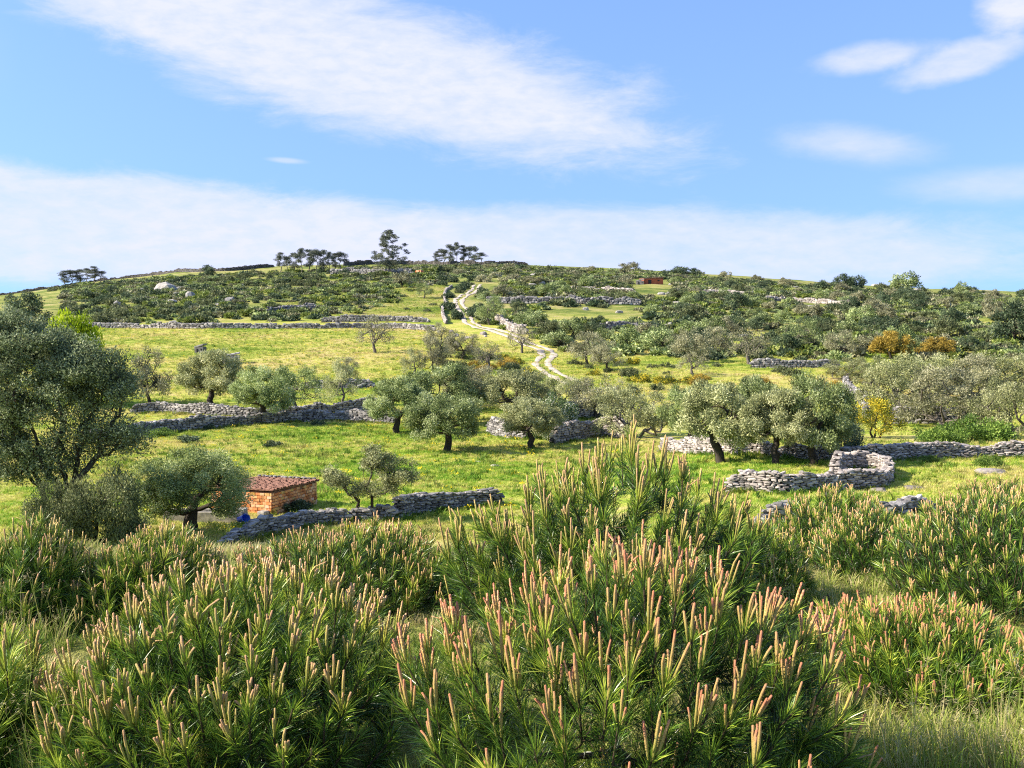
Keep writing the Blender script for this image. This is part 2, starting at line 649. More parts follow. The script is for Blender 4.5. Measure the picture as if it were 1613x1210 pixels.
def ground_mat():
    m, nt, out = new_mat('meadow ground')
    pos = nt.nodes.new('ShaderNodeNewGeometry').outputs['Position']
    sep = nt.nodes.new('ShaderNodeSeparateXYZ')
    nt.links.new(pos, sep.inputs[0])
    y = sep.outputs['Y']
    st = nt.nodes.new('ShaderNodeMapping')
    st.inputs['Scale'].default_value = (.55, 1, 1)
    nt.links.new(pos, st.inputs['Vector'])
    big = tex_noise(nt, st.outputs[0], .07, 5, .6, .4)
    mid = tex_noise(nt, st.outputs[0], .55, 6, .65)
    fine = tex_noise(nt, pos, 4.0, 6, .7)
    tuft = tex_noise(nt, pos, 14.0, 4, .7)
    f = mth(nt, 'ADD', mth(nt, 'MULTIPLY', big, .55), mth(nt, 'MULTIPLY', mid, .45))
    c = ramp(nt, f, [(.41, (.13, .26, .02)), (.46, (.31, .40, .045)), (.51, (.45, .46, .09)), (.57, (.52, .45, .16))])
    # the upper fields are drier
    dry = ramp(nt, f, [(.41, (.21, .29, .04)), (.47, (.38, .40, .07)), (.53, (.49, .45, .12)), (.61, (.52, .42, .18))])
    far = nt.nodes.new('ShaderNodeMapRange')
    nt.links.new(y, far.inputs['Value'])
    far.inputs['From Min'].default_value = 108
    far.inputs['From Max'].default_value = 165
    c = mixc(nt, far.outputs[0], c, dry)
    # heath on the hill
    heath = ramp(nt, f, [(.42, (.06, .10, .025)), (.48, (.15, .19, .045)), (.54, (.29, .28, .09)), (.62, (.40, .34, .18))])
    far2 = nt.nodes.new('ShaderNodeMapRange')
    nt.links.new(mth(nt, 'ADD', y, mth(nt, 'MULTIPLY', big, 60)), far2.inputs['Value'])
    far2.inputs['From Min'].default_value = 275
    far2.inputs['From Max'].default_value = 300
    c = mixc(nt, mth(nt, 'MULTIPLY', far2.outputs[0], .8), c, heath)
    k = mth(nt, 'ADD', mth(nt, 'MULTIPLY', fine, .9), mth(nt, 'MULTIPLY', tuft, .7))
    c = mixc(nt, 1.0, c, ramp(nt, k, [(.58, (.42, .48, .38)), (.8, (.95, .95, .95)), (1.0, (1.4, 1.3, 1.2))]), 'MULTIPLY')
    # bare soil and litter close by
    near = nt.nodes.new('ShaderNodeMapRange')
    nt.links.new(y, near.inputs['Value'])
    near.inputs['From Min'].default_value = 30
    near.inputs['From Max'].default_value = 12
    soil = ramp(nt, fine, [(.35, (.07, .075, .02)), (.6, (.17, .16, .06)), (.75, (.27, .22, .12))])
    c = mixc(nt, mth(nt, 'MULTIPLY', near.outputs[0], .8), c, soil)
    p = principled(nt, out, c, .95, .1)
    bump(nt, p, k, .9, .12)
    return m


GROUND = ground_mat()


def grass_mat(name, stops, trans=.35):
    m, nt, out = new_mat(name)
    pos = nt.nodes.new('ShaderNodeNewGeometry').outputs['Position']
    st = nt.nodes.new('ShaderNodeMapping')
    st.inputs['Scale'].default_value = (.55, 1, 1)
    nt.links.new(pos, st.inputs['Vector'])
    big = tex_noise(nt, st.outputs[0], .07, 5, .6, .4)
    mid = tex_noise(nt, st.outputs[0], .55, 6, .65)
    f = mth(nt, 'ADD', mth(nt, 'MULTIPLY', big, .55), mth(nt, 'MULTIPLY', mid, .45))
    f = mth(nt, 'ADD', f, mth(nt, 'MULTIPLY', mth(nt, 'SUBTRACT', obj_random(nt), .5), .16))
    f = mth(nt, 'ADD', f, mth(nt, 'MULTIPLY', mth(nt, 'SUBTRACT', attr(nt, 'tint'), .5), .10))
    c = ramp(nt, f, stops)
    p = principled(nt, out, c, .6, .25)
    tr = nt.nodes.new('ShaderNodeBsdfTranslucent')
    nt.links.new(c, tr.inputs['Color'])
    mx = nt.nodes.new('ShaderNodeMixShader')
    mx.inputs[0].default_value = trans
    nt.links.new(p.outputs[0], mx.inputs[1])
    nt.links.new(tr.outputs[0], mx.inputs[2])
    nt.links.new(mx.outputs[0], out.inputs['Surface'])
    return m


GRASS_VALLEY = grass_mat('valley grass', [(.39, (.16, .33, .025)), (.45, (.36, .48, .05)), (.51, (.54, .56, .11)), (.58, (.62, .54, .20))])
GRASS_DRY = grass_mat('dry field grass', [(.38, (.25, .35, .045)), (.46, (.40, .47, .08)), (.53, (.53, .53, .13)), (.61, (.60, .49, .22))])
GRASS_NEAR = grass_mat('long grass', [(.38, (.15, .26, .025)), (.47, (.30, .36, .06)), (.53, (.50, .43, .17)), (.6, (.64, .54, .30))])


GRASS_WEED = grass_mat('rank weeds', [(.34, (.09, .19, .02)), (.46, (.16, .26, .03)), (.54, (.25, .30, .05)), (.64, (.33, .30, .09))])
FLOWER = leaf_mat('wildflower', [(0, (.15, .22, .03)), (.95, (.25, .30, .05)), (1, (.62, .50, .03))], .35)


def plain_mat(name, a, b, scale=8, rough=.8, spec=.2):
    m, nt, out = new_mat(name)
    tc = nt.nodes.new('ShaderNodeTexCoord').outputs['Object']
    n = tex_noise(nt, tc, scale, 6, .65)
    p = principled(nt, out, ramp(nt, n, [(.35, a), (.65, b)]), rough, spec)
    bump(nt, p, n, .4, .02)
    return m


TRACK = plain_mat('pale limestone track', (.36, .30, .24), (.60, .51, .43), 1.6, .95, .1)
CONCRETE = plain_mat('weathered concrete', (.20, .19, .175), (.44, .40, .35), 5)
RUSTY = plain_mat('rusty iron', (.16, .05, .02), (.42, .14, .06), 14)
BLUE = plain_mat('blue plastic', (.01, .07, .55), (.02, .11, .70), 3, .35, .5)
RED_PAINT = plain_mat('red brick far hut', (.34, .08, .035), (.52, .15, .07), 2.5)
ORANGE_PAINT = plain_mat('orange painted steel', (.55, .13, .04), (.75, .22, .08), 1.5, .5, .4)
MORTAR = plain_mat('mortar', (.20, .10, .06), (.34, .20, .13), 9)


# ------------------------------------------------------------------ the ground
def build_ground():
    xs = 20 * np.sinh(np.linspace(-5.55, 5.55, 380))
    ys = np.concatenate([np.arange(-60, 0, 4), np.arange(0, 16, .35), np.arange(16, 70, .7), np.arange(70, 180, 1.2),
                         np.arange(180, 340, 1.8), np.arange(340, 840, 5), np.arange(840, 1400, 30), np.linspace(1400, 6000, 20)])
    X, Y = np.meshgrid(xs, ys)
    Z = H(X, Y)
    V = np.stack([X, Y, Z], -1).reshape(-1, 3)
    nx, ny = len(xs), len(ys)
    i = np.arange(ny - 1)[:, None] * nx
    j = np.arange(nx - 1)[None, :]
    F = np.stack([i + j, i + j + 1, i + nx + j + 1, i + nx + j], -1).reshape(-1, 4)
    tag(link('ground', mesh('ground', V, F, True), GROUND), kind='structure')


build_ground()


# ------------------------------------------------------------------ the cart track
def polyline(pts, step):
    P = np.asarray(pts, float)
    # Catmull-Rom through the points
    Q = np.vstack([2 * P[0] - P[1], P, 2 * P[-1] - P[-2]])
    out = []
    for k in range(1, len(Q) - 2):
        L = np.linalg.norm(Q[k + 1] - Q[k])
        n = max(2, int(L / step * 2))
        t = np.linspace(0, 1, n, endpoint=False)[:, None]
        a, b, c, d = Q[k - 1], Q[k], Q[k + 1], Q[k + 2]
        out.append(.5 * (2 * b + (c - a) * t + (2 * a - 5 * b + 4 * c - d) * t ** 2 + (3 * b - a - 3 * c + d) * t ** 3))
    out.append(Q[-2][None])
    P = np.vstack(out)
    s = np.concatenate([[0], np.cumsum(np.linalg.norm(np.diff(P, axis=0), axis=1))])
    m = max(2, int(s[-1] / step) + 1)
    u = np.linspace(0, s[-1], m)
    return np.stack([np.interp(u, s, P[:, k]) for k in range(P.shape[1])], -1)


TRACK_PX = [(905, 606), (884, 596), (862, 583), (854, 572), (862, 560), (856, 551), (832, 543), (806, 530), (780, 521), (752, 515),
            (737, 506), (733, 494), (725, 484), (722, 474), (730, 467), (745, 459), (752, 449)]


def build_track():
    root = bpy.data.objects.new('track', None)
    COL.objects.link(root)
    tag(root, 'pale stony cart track with two wheel ruts winding up the hill', 'track', kind='structure')
    P = polyline([hit(*p) for p in TRACK_PX], .8)
    T = norm(np.gradient(P, axis=0))
    Nn = np.stack([T[:, 1], -T[:, 0]], -1)
    rng = np.random.default_rng(3)
    s = np.arange(len(P)) * .8
    for off in (-.95, .95):
        w = .52 + .45 * vnoise(s / 3.1 + off * 7, s * 0 + 2) + .3 * vnoise(s / .9, s * 0 + off)
        wob = .5 * vnoise(s / 4, s * 0 + off * 3)
        cols = []
        for k, q in enumerate((-1, -.4, .4, 1)):
            e = .14 * vnoise(s / 1.2 + k * 5, s * 0 + k * 3 + off)
            XY = P + Nn * ((off + wob + q * w + e)[:, None])
            z = H(XY[:, 0], XY[:, 1]) + (.17 if abs(q) < 1 else .09)
            cols.append(np.stack([XY[:, 0], XY[:, 1], z], -1))
        V = np.stack(cols, 1).reshape(-1, 3)
        n = len(P)
        i = np.arange(n - 1)[:, None] * 4
        j = np.arange(3)[None, :]
        F = np.stack([i + j, i + j + 1, i + 4 + j + 1, i + 4 + j], -1).reshape(-1, 4)
        link('wheel_rut', mesh('wheel_rut', V, F, True), TRACK, root)


build_track()


# ------------------------------------------------------------------ trees: prototypes
def crown_leaves(rng, centers, radii, n, L, W, flat=.75, outward=.55, cc=None, shell=.5, tintbias=None, pend=0.0):
    """leaf faces spread through a set of clumps"""
    C = np.asarray(centers, float)
    Rr = np.asarray(radii, float)
    wgt = Rr ** 2
    k = rng.choice(len(C), n, p=wgt / wgt.sum())
    d = norm(rng.normal(size=(n, 3)))
    rr = rng.random(n) ** shell
    P = C[k] + d * (Rr[k] * rr)[:, None] * np.array([1, 1, flat])
    if cc is None:
        cc = C.mean(0)
    outv = norm(P - cc) + d * .8
    D = norm(rng.normal(size=(n, 3)) + outv * .7 + np.array([0, 0, -pend]))
    Nn = norm(rng.normal(size=(n, 3)) * (1 - outward) + norm(outv) * outward + np.array([0, 0, .25]))
    V, F = leaves(P, D, Nn, L * rng.uniform(.7, 1.3, n), W * rng.uniform(.75, 1.25, n))
    clump = rng.uniform(-.27, .24, len(C))[k]
    tint = np.clip(rng.beta(2.2, 2.4, n) + clump, 0, 1)
    return V, F, tint


def dome_clumps(rng, n, w, h, z0, r, squash=.0, lobes=3, inner=.25, under=.25):
    """clump centres over a lobed, flattened dome: w half width, h crown height, z0 its underside"""
    ph = rng.uniform(0, 6.28, 4)
    C, Rr = [], []
    for i in range(n):
        for _ in range(40):
            a = rng.uniform(0, 6.283)
            u = rng.uniform(-under, 1)
            rad = math.sqrt(max(0, 1 - u * u))
            lob = 1 + .10 * math.sin(lobes * a + ph[0]) + .07 * math.sin((lobes + 2) * a + ph[1]) + .07 * math.sin(5 * u + ph[2] + a)
            s = (1 - inner * rng.random() ** 2) if rng.random() < .85 else rng.uniform(.35, .8)
            p = np.array([math.cos(a) * rad * w * lob * s, math.sin(a) * rad * w * lob * s, z0 + under * h * .55 + u * h * .62 * lob * s + (.0)])
            if all(np.linalg.norm(p - c) > r * .55 for c in C[-60:]):
                break
        C.append(p)
        Rr.append(r * rng.uniform(.75, 1.3))
    return np.array(C), np.array(Rr)


def make_tree(key, seed, mat, bark, w=2.6, h=3.4, z0=1.3, fork=1.2, lean=.3, nclump=60, r=.62, nleaf=22000, L=.15, W=.055,
              r0=.26, lobes=3, under=.25, flat=.75, outward=.55, stems=1, sides=6, bend=.14, pend=0., rmin=.012, shell=.5, fill=None):
    rng = np.random.default_rng(seed)
    C, Rr = dome_clumps(rng, nclump, w, h, z0, r, lobes=lobes, under=under)
    if fill is not None:
        C, Rr = fill(rng, C, Rr)
    paths = []
    groups = [C] if stems == 1 else [C[(np.arctan2(C[:, 1], C[:, 0]) + np.pi) // (2 * np.pi / stems + 1e-6) == k] for k in range(stems)]
    for g, Cg in enumerate(groups):
        if len(Cg) == 0:
            continue
        off = np.array([0, 0, 0.]) if stems == 1 else np.append(Cg.mean(0)[:2] * .10 + rng.normal(0, .08, 2), 0)
        base = off + np.array([0, 0, -.25])
        fk = off + np.array([rng.normal(0, lean) if stems == 1 else Cg.mean(0)[0] * .3, rng.normal(0, lean) if stems == 1 else Cg.mean(0)[1] * .3, fork])
        tg = Cg - (Cg - fk) * .12
        paths += grow(base, fk, tg, r0, rng, bend=bend, rmin=rmin, power=.55)
    tv, tf = tubes(paths, sides)
    V, F, t = crown_leaves(rng, C, Rr, nleaf, L, W, flat, outward, cc=np.array([0, 0, z0 + h * .2]), pend=pend, shell=shell)
    top = V[:, 2].max()
    wid = np.percentile(np.abs(V[:, 0]), 98) * 2
    return {'trunk': mesh(key + '_trunk', tv, tf, True, mats=[bark]), 'crown': mesh(key + '_crown', V, F, False, tint=t, mats=[mat]),
            'w': wid, 'h': top, 'z0': z0}


PROTO = {}


def P_(key, **k):
    PROTO[key] = make_tree(key, **k)


# large, near
for i in range(5):
    P_('olive%d' % i, seed=20 + i, mat=[OLIVE, OLIVE_LIGHT, OLIVE, OLIVE_LIGHT, OLIVE][i], bark=BARK, w=[2.6, 2.5, 2.3, 2.8, 2.5][i],
       h=[2.5, 2.5, 2.8, 2.4, 2.7][i], z0=[1.5, 1.6, 1.4, 1.5, 1.3][i], fork=[1.5, 1.6, 1.3, 1.5, 1.2][i], nclump=68,
       r=.52, nleaf=27000, L=.155, W=.058, lobes=2 + i % 3, r0=.24, lean=.3, under=.75, outward=.72)
P_('olive_big', seed=31, mat=OLIVE, bark=BARK, w=2.6, h=2.9, z0=1.15, fork=1.1, nclump=100, r=.52, nleaf=56000, L=.115, W=.045, r0=.30, lean=.15, under=.75, lobes=2, outward=.7)
# middle distance, sparser and greyer
for i in range(5):
    P_('grey%d' % i, seed=50 + i, mat=[OLIVE_GREY, OLIVE_LIGHT, OLIVE_GREY, OLIVE, OLIVE_GREY][i], bark=[BARK, BARK_GREY][i % 2], w=2.3, h=3.2, z0=1.2, fork=1.2,
       nclump=34, r=.62, nleaf=6500, L=.20, W=.065, r0=.17, lean=.45, under=.5, outward=.62, lobes=2 + i % 3, bend=.2, sides=5)
for i in range(3):
    P_('bushy%d' % i, seed=65 + i, mat=[OLIVE_GREY, OLIVE_LIGHT, OLIVE_LIGHT][i], bark=BARK_GREY, w=2.8, h=3.4, z0=.75, fork=.6,
       nclump=70, r=.52, nleaf=15000, L=.17, W=.06, r0=.14, lean=.3, under=.6, outward=.68, lobes=3 + i, bend=.2, stems=3, sides=5)
P_('bare', seed=71, mat=OLIVE_GREY, bark=BARK_GREY, w=2.5, h=3.4, z0=1.1, fork=1.0, nclump=60, r=.45, nleaf=2600, L=.2, W=.06, r0=.2, lean=.4, under=.2, bend=.25, sides=5)
# far hill trees
for i in range(5):
    P_('hill%d' % i, seed=80 + i, mat=[OLIVE_GREY, EVERGREEN, OLIVE, EVERGREEN, SCRUB][i], bark=BARK, w=2.5, h=3.2, z0=.9, fork=.9, nclump=30, r=.75,
       nleaf=3000, L=.36, W=.17, r0=.2, lean=.3, under=.5, outward=.65, lobes=2 + i % 3, sides=4)
for i in range(6):
    P_('shrub%d' % i, seed=90 + i, mat=[SCRUB, EVERGREEN, SCRUB, OLIVE_GREY, EVERGREEN, SCRUB][i], bark=BARK, w=1.5, h=1.5, z0=.05, fork=.15, nclump=16, r=.55,
       nleaf=1300, L=.30, W=.15, r0=.07, lean=.1, under=.1, lobes=3, sides=4, stems=2, flat=.7)
P_('haw0', seed=101, mat=HAW, bark=BARK, w=2.0, h=2.8, z0=.3, fork=.4, nclump=60, r=.5, nleaf=15000, L=.13, W=.07, r0=.14, stems=2, under=.3)
P_('evergreen_bush', seed=102, mat=SCRUB, bark=BARK, w=2.2, h=2.9, z0=.3, fork=.4, nclump=60, r=.55, nleaf=20000, L=.13, W=.06, r0=.14, stems=3, under=.3)
P_('evergreen_dark', seed=112, mat=EVERGREEN, bark=BARK, w=2.2, h=2.9, z0=.3, fork=.4, nclump=50, r=.55, nleaf=14000, L=.14, W=.065, r0=.14, stems=3, under=.3)
P_('fresh0', seed=103, mat=FRESH, bark=BARK, w=1.6, h=1.5, z0=.1, fork=.2, nclump=30, r=.45, nleaf=6000, L=.15, W=.08, r0=.06, stems=2, under=.1)
P_('lime0', seed=104, mat=LIME, bark=BARK, w=2.3, h=3.0, z0=1.2, fork=1.3, nclump=40, r=.6, nleaf=11000, L=.17, W=.10, r0=.16)
P_('broom0', seed=105, mat=BROOM, bark=BARK, w=1.7, h=2.3, z0=.6, fork=.4, nclump=40, r=.42, nleaf=7000, L=.13, W=.06, r0=.07, stems=3, under=.2)
P_('rust0', seed=106, mat=RUST, bark=BARK, w=2.3, h=2.8, z0=.8, fork=.8, nclump=40, r=.55, nleaf=7000, L=.20, W=.11, r0=.16)
P_('gorse0', seed=107, mat=BROOM, bark=BARK, w=1.2, h=.9, z0=.05, fork=.1, nclump=20, r=.4, nleaf=2500, L=.14, W=.08, r0=.04, under=.05)
P_('rust_low', seed=108, mat=RUST, bark=BARK, w=1.2, h=.9, z0=.05, fork=.1, nclump=20, r=.4, nleaf=2500, L=.14, W=.08, r0=.04, under=.05)


def make_euca(key, seed, w, h, z0, n, nleaf, cr=(.8, 1.5), leaf=(.5, .2)):
    rng = np.random.default_rng(seed)
    C, Rr = [], []
    for i in range(n):
        t = rng.random() ** 1.15
        z = z0 + t * (h - z0)
        rad = w * (math.sin(math.pi * min(1, .2 + t * .78)) ** .7) * rng.uniform(.1, 1)
        a = rng.uniform(0, 6.283)
        C.append((rad * math.cos(a), rad * math.sin(a), z))
        Rr.append(rng.uniform(*cr))
    C, Rr = np.array(C), np.array(Rr)
    paths = grow((0, 0, -.3), (rng.normal(0, .3), rng.normal(0, .3), z0 * .9 + .1 * h), C, .008 * h + .05, rng, bend=.1, rmin=.04, power=.6)
    tv, tf = tubes(paths, 5)
    V, F, t = crown_leaves(rng, C, Rr, nleaf, *leaf, .85, .3, cc=np.array([0, 0, z0]), pend=.6)
    PROTO[key] = {'trunk': mesh(key + '_trunk', tv, tf, True, mats=[BARK_GREY]), 'crown': mesh(key + '_crown', V, F, False, tint=t, mats=[EUCA]),
                  'w': np.percentile(np.abs(V[:, 0]), 98) * 2, 'h': V[:, 2].max(), 'z0': z0}


make_euca('euca_big', 120, 7.2, 25, 5, 130, 11000, (.55, 1.25), (.6, .24))
for i in range(4):
    make_euca('euca%d' % i, 121 + i, 2.6, 15, [5.0, 6.5, 4.5, 5.5][i], 17, 2800)


def plant(key, px, basey, wpx, topy, label, name='olive_tree', cat='tree', group=None, d=None, rot=None, lean=(0, 0), scale=None):
    """copies a kind of tree to a place on the ground and gives it its own size"""
    pr = PROTO[key]
    if d is None:
        X, Y = hit(px, basey)
    else:
        X, Y = at(px, d, basey), d
    if scale is None:
        sx = wpx * Y / FPX / pr['w']
        ground = hz(X, Y)
        sz = max(.3 * sx, (zpix(topy, Y) - ground) / pr['h'])
    else:
        sx, sz = scale
    r = R.uniform(0, 6.28) if rot is None else rot
    t = thing(name, label, cat, (X, Y, hz(X, Y)), r, group)
    t.rotation_euler = (lean[0], lean[1], r)
    t.scale = (sx, sx, sz)
    link('trunk', pr['trunk'], None, t)
    link('crown', pr['crown'], None, t)
    return t


# ------------------------------------------------------------------ trees one can point to
NAMED = [
    # key, px, base y, width, top y, label
    ('olive_big', 297, 838, 166, 697, 'round dense olive tree with forked dark trunk left of the brick hut', 'olive_tree'),
    ('olive0', 703, 712, 122, 614, 'rounded olive tree standing alone in the green meadow, casting a long shadow', 'olive_tree'),
    ('olive2', 622, 683, 96, 588, 'leaning dark olive tree on the meadow edge in front of the stone wall', 'olive_tree'),
    ('olive4', 690, 668, 128, 568, 'wide dark olive tree directly behind the lone rounded meadow olive', 'olive_tree'),
    ('olive1', 836, 706, 96, 624, 'pale rounded olive tree with bent trunk at the meadow edge beside the tall pine', 'olive_tree'),
    ('olive3', 806, 664, 108, 577, 'broad bushy olive tree just below the end of the cart track', 'olive_tree'),
    ('olive3', 1138, 729, 128, 594, 'green olive tree with forked trunk, front left of the tight olive clump', 'olive_tree'),
    ('olive0', 1090, 706, 92, 600, 'olive tree with slanting thin trunk behind the front of the tight olive clump', 'olive_tree'),
    ('olive1', 1222, 733, 112, 606, 'pale olive tree with thick dark trunk in the middle of the tight olive clump', 'olive_tree'),
    ('olive4', 1284, 732, 128, 580, 'tall pale olive tree at the end of the tight clump beside the round stone enclosure', 'olive_tree'),
    ('olive2', 1196, 712, 96, 588, 'olive tree half hidden at the back of the tight olive clump', 'olive_tree'),
    ('olive1', 333, 650, 98, 546, 'open sunlit olive tree above the double stone walls left of the meadow', 'olive_tree'),
    ('olive0', 416, 668, 104, 571, 'dome shaped olive tree standing against the long meadow wall', 'olive_tree'),
    ('grey3', 470, 648, 66, 574, 'dark narrow olive tree crowding behind the dome shaped olive', 'olive_tree'),
    ('grey0', 236, 642, 62, 543, 'grey upright olive tree beside the big dark tree', 'olive_tree'),
    ('grey1', 536, 640, 52, 560, 'thin pale olive tree above the meadow wall', 'olive_tree'),
    ('grey4', 940, 660, 90, 586, 'grey olive tree with pale straight trunk over a patch of wall', 'olive_tree'),
    ('bushy1', 1000, 690, 120, 602, 'pale bushy olive behind the tip of the tallest pine', 'olive_tree'),
    ('bushy0', 740, 645, 90, 572, 'dark grey olive filling the gap below the track', 'olive_tree'),
    ('bushy2', 890, 640, 80, 590, 'low pale olive bush at the foot of the cart track', 'olive_tree'),
    ('haw0', 872, 692, 74, 610, 'hawthorn bush flecked with white blossom beside the bent olive', 'hawthorn_bush'),
    ('evergreen_dark', 1322, 722, 84, 648, 'dark glossy evergreen bush behind the round stone enclosure', 'evergreen_bush'),
    ('broom0', 1378, 690, 78, 622, 'tall broom bush covered in yellow flowers', 'broom_bush'),
    ('bushy0', 1490, 676, 150, 570, 'wide grey shrubby olive with bare dark stems', 'olive_tree'),
    ('bushy1', 1592, 690, 110, 590, 'pale shrubby olive at the photo edge above the dry wall', 'olive_tree'),
    ('bushy1', 1405, 650, 104, 556, 'pale olive crown just above the yellow broom', 'olive_tree'),
    ('bushy2', 1462, 628, 110, 552, 'silvery olive in the back row above the wide shrubby olive', 'olive_tree'),
    ('bushy0', 1530, 630, 100, 556, 'grey olive in the back row over the wide shrubby olive', 'olive_tree'),
    ('bushy2', 1585, 625, 110, 552, 'rounded silvery olive in the back row at the photo edge', 'olive_tree'),
    ('bushy1', 1340, 600, 74, 560, 'small pale olive at the start of the silvery row', 'olive_tree'),
    ('fresh0', 1540, 696, 90, 652, 'fresh bright green bush behind the dry wall', 'green_bush'),
    ('fresh0', 1476, 700, 70, 664, 'low fresh green bush beside the brightest green bush', 'green_bush'),
    ('lime0', 112, 640, 96, 482, 'lime green tree top rising behind the big dark tree', 'lime_tree'),
    ('hill1', 44, 512, 66, 459, 'dark round tree on the slope behind the top of the big dark tree', 'evergreen_tree'),
    ('bare', 592, 556, 56, 494, 'bare grey tree standing alone in the upper dry field', 'olive_tree'),
    ('grey1', 650, 592, 38, 544, 'slim pale olive in the upper field, nearest of the two above the dark olive', 'olive_tree'),
    ('grey2', 548, 602, 32, 560, 'tiny round olive in the dry field by the middle wall', 'olive_tree'),
    ('grey0', 693, 556, 44, 506, 'leaning olive beside the stones at the bend of the track', 'olive_tree'),
    ('grey4', 727, 566, 52, 518, 'sprawling grey olive between the rocks below the track', 'olive_tree'),
    ('grey2', 684, 590, 44, 528, 'grey olive with forked trunk below the bend of the track', 'olive_tree'),
    ('bare', 768, 584, 46, 536, 'twiggy grey bush in the rough patch left of the track', 'olive_tree'),
    ('bare', 822, 556, 46, 512, 'twiggy leafless tree right beside the wheel ruts', 'olive_tree'),
    ('grey3', 772, 512, 40, 462, 'dark olive growing close to the upper ruts', 'olive_tree'),
    ('grey2', 926, 575, 54, 520, 'leaning pale olive in the field right of the track', 'olive_tree'),
    ('grey0', 957, 585, 46, 536, 'second pale olive in the field right of the track', 'olive_tree'),
    ('grey4', 1085, 570, 66, 512, 'wide grey olive at the edge of the right hand field', 'olive_tree'),
    ('grey2', 1130, 560, 46, 512, 'dark stemmed olive next to the wide grey olive', 'olive_tree'),
    ('bare', 1180, 574, 62, 514, 'pale branched olive with bare white trunk', 'olive_tree'),
    ('grey3', 1262, 556, 58, 500, 'dark rounded olive on the hill foot above the short wall', 'olive_tree'),
    ('grey0', 1332, 562, 54, 518, 'grey olive on the hill foot next to the orange tree', 'olive_tree'),
    ('bare', 1092, 592, 50, 552, 'grey twiggy bush in the right hand field', 'olive_tree'),
    ('rust0', 1405, 566, 64, 519, 'rounded tree with orange brown leaves, the larger of two', 'orange_tree'),
    ('rust0', 1478, 562, 58, 529, 'low orange brown tree, the smaller of two', 'orange_tree'),
    ('hill0', 634, 452, 26, 424, 'small flat topped tree at the edge of the high green slope', 'hill_tree'),
    ('grey3', 667, 470, 26, 444, 'small leaning tree on the high green slope by the track wall', 'hill_tree'),
    ('euca_big', 613, 432, 52, 360, 'tall lone eucalyptus with airy crown on the skyline', 'eucalyptus_tree'),
    ('hill3', 1075, 436, 52, 418, 'dark flat domed tree on the skyline beside the red hut', 'skyline_tree'),
    ('hill1', 1327, 458, 32, 429, 'dark oak on the right skyline, left one of a touching pair', 'skyline_tree'),
    ('hill3', 1349, 459, 30, 431, 'dark oak on the right skyline, right one of a touching pair', 'skyline_tree'),
    ('hill2', 1425, 462, 42, 425, 'tallest round tree on the right skyline', 'skyline_tree'),
    ('hill2', 1515, 466, 22, 441, 'small lone tree on the right skyline', 'skyline_tree'),
    ('hill1', 1440, 480, 30, 455, 'small dark tree just below the tallest skyline tree', 'skyline_tree'),
    ('hill0', 992, 428, 28, 411, 'grey round tree on the skyline above the red hut', 'skyline_tree'),
    ('hill1', 327, 438, 24, 416, 'small dark leafy tree on the left skyline', 'skyline_tree'),
    ('hill1', 1595, 540, 70, 470, 'large dark tree at the right photo edge on the hill', 'evergreen_tree'),
]
for key, px, by, w, ty, label, nm in NAMED:
    plant(key, px, by, w, ty, label, nm, 'bush' if 'bush' in nm else 'tree')

plant('evergreen_bush', 168, 822, 112, 728, 'dark green spreading bush under the big dark tree', 'evergreen_bush', 'bush', d=46.5)

plant('evergreen_bush', 95, 838, 96, 752, 'low leafy bush at the foot of the big dark tree', 'evergreen_bush', 'bush', d=45.5)

# groves of eucalyptus on the skyline
GROVES = [
    ('eucalyptus in the left skyline grove', [(103, 449, 17, 425), (114, 448, 18, 422), (126, 447, 17, 420), (137, 446, 18, 420), (148, 446, 17, 421), (158, 445, 18, 423)],
     'slim eucalyptus in the far left skyline grove'),
    ('eucalyptus in the middle grove', [(442, 428, 17, 397), (452, 430, 15, 402), (464, 431, 17, 394), (475, 432, 18, 390), (487, 431, 18, 387), (498, 432, 17, 393), (509, 432, 17, 391),
                                        (519, 431, 16, 396), (528, 430, 16, 393), (537, 429, 15, 394)], 'slim eucalyptus in the thick skyline grove'),
    ('eucalyptus in the right grove', [(689, 418, 15, 391), (699, 418, 15, 388), (709, 419, 16, 387), (719, 419, 16, 384), (729, 419, 16, 386), (738, 419, 15, 389), (747, 418, 15, 391),
                                       (758, 417, 18, 400)], 'slim eucalyptus in the airy grove right of the tall lone eucalyptus'),
]
for g, spots, label in GROVES:
    for i, (px, by, w, ty) in enumerate(spots):
        plant('euca%d' % (i % 4), px, by, w * R.uniform(.9, 1.35), ty + R.uniform(-4, 5), label, 'eucalyptus_tree', 'tree', g)


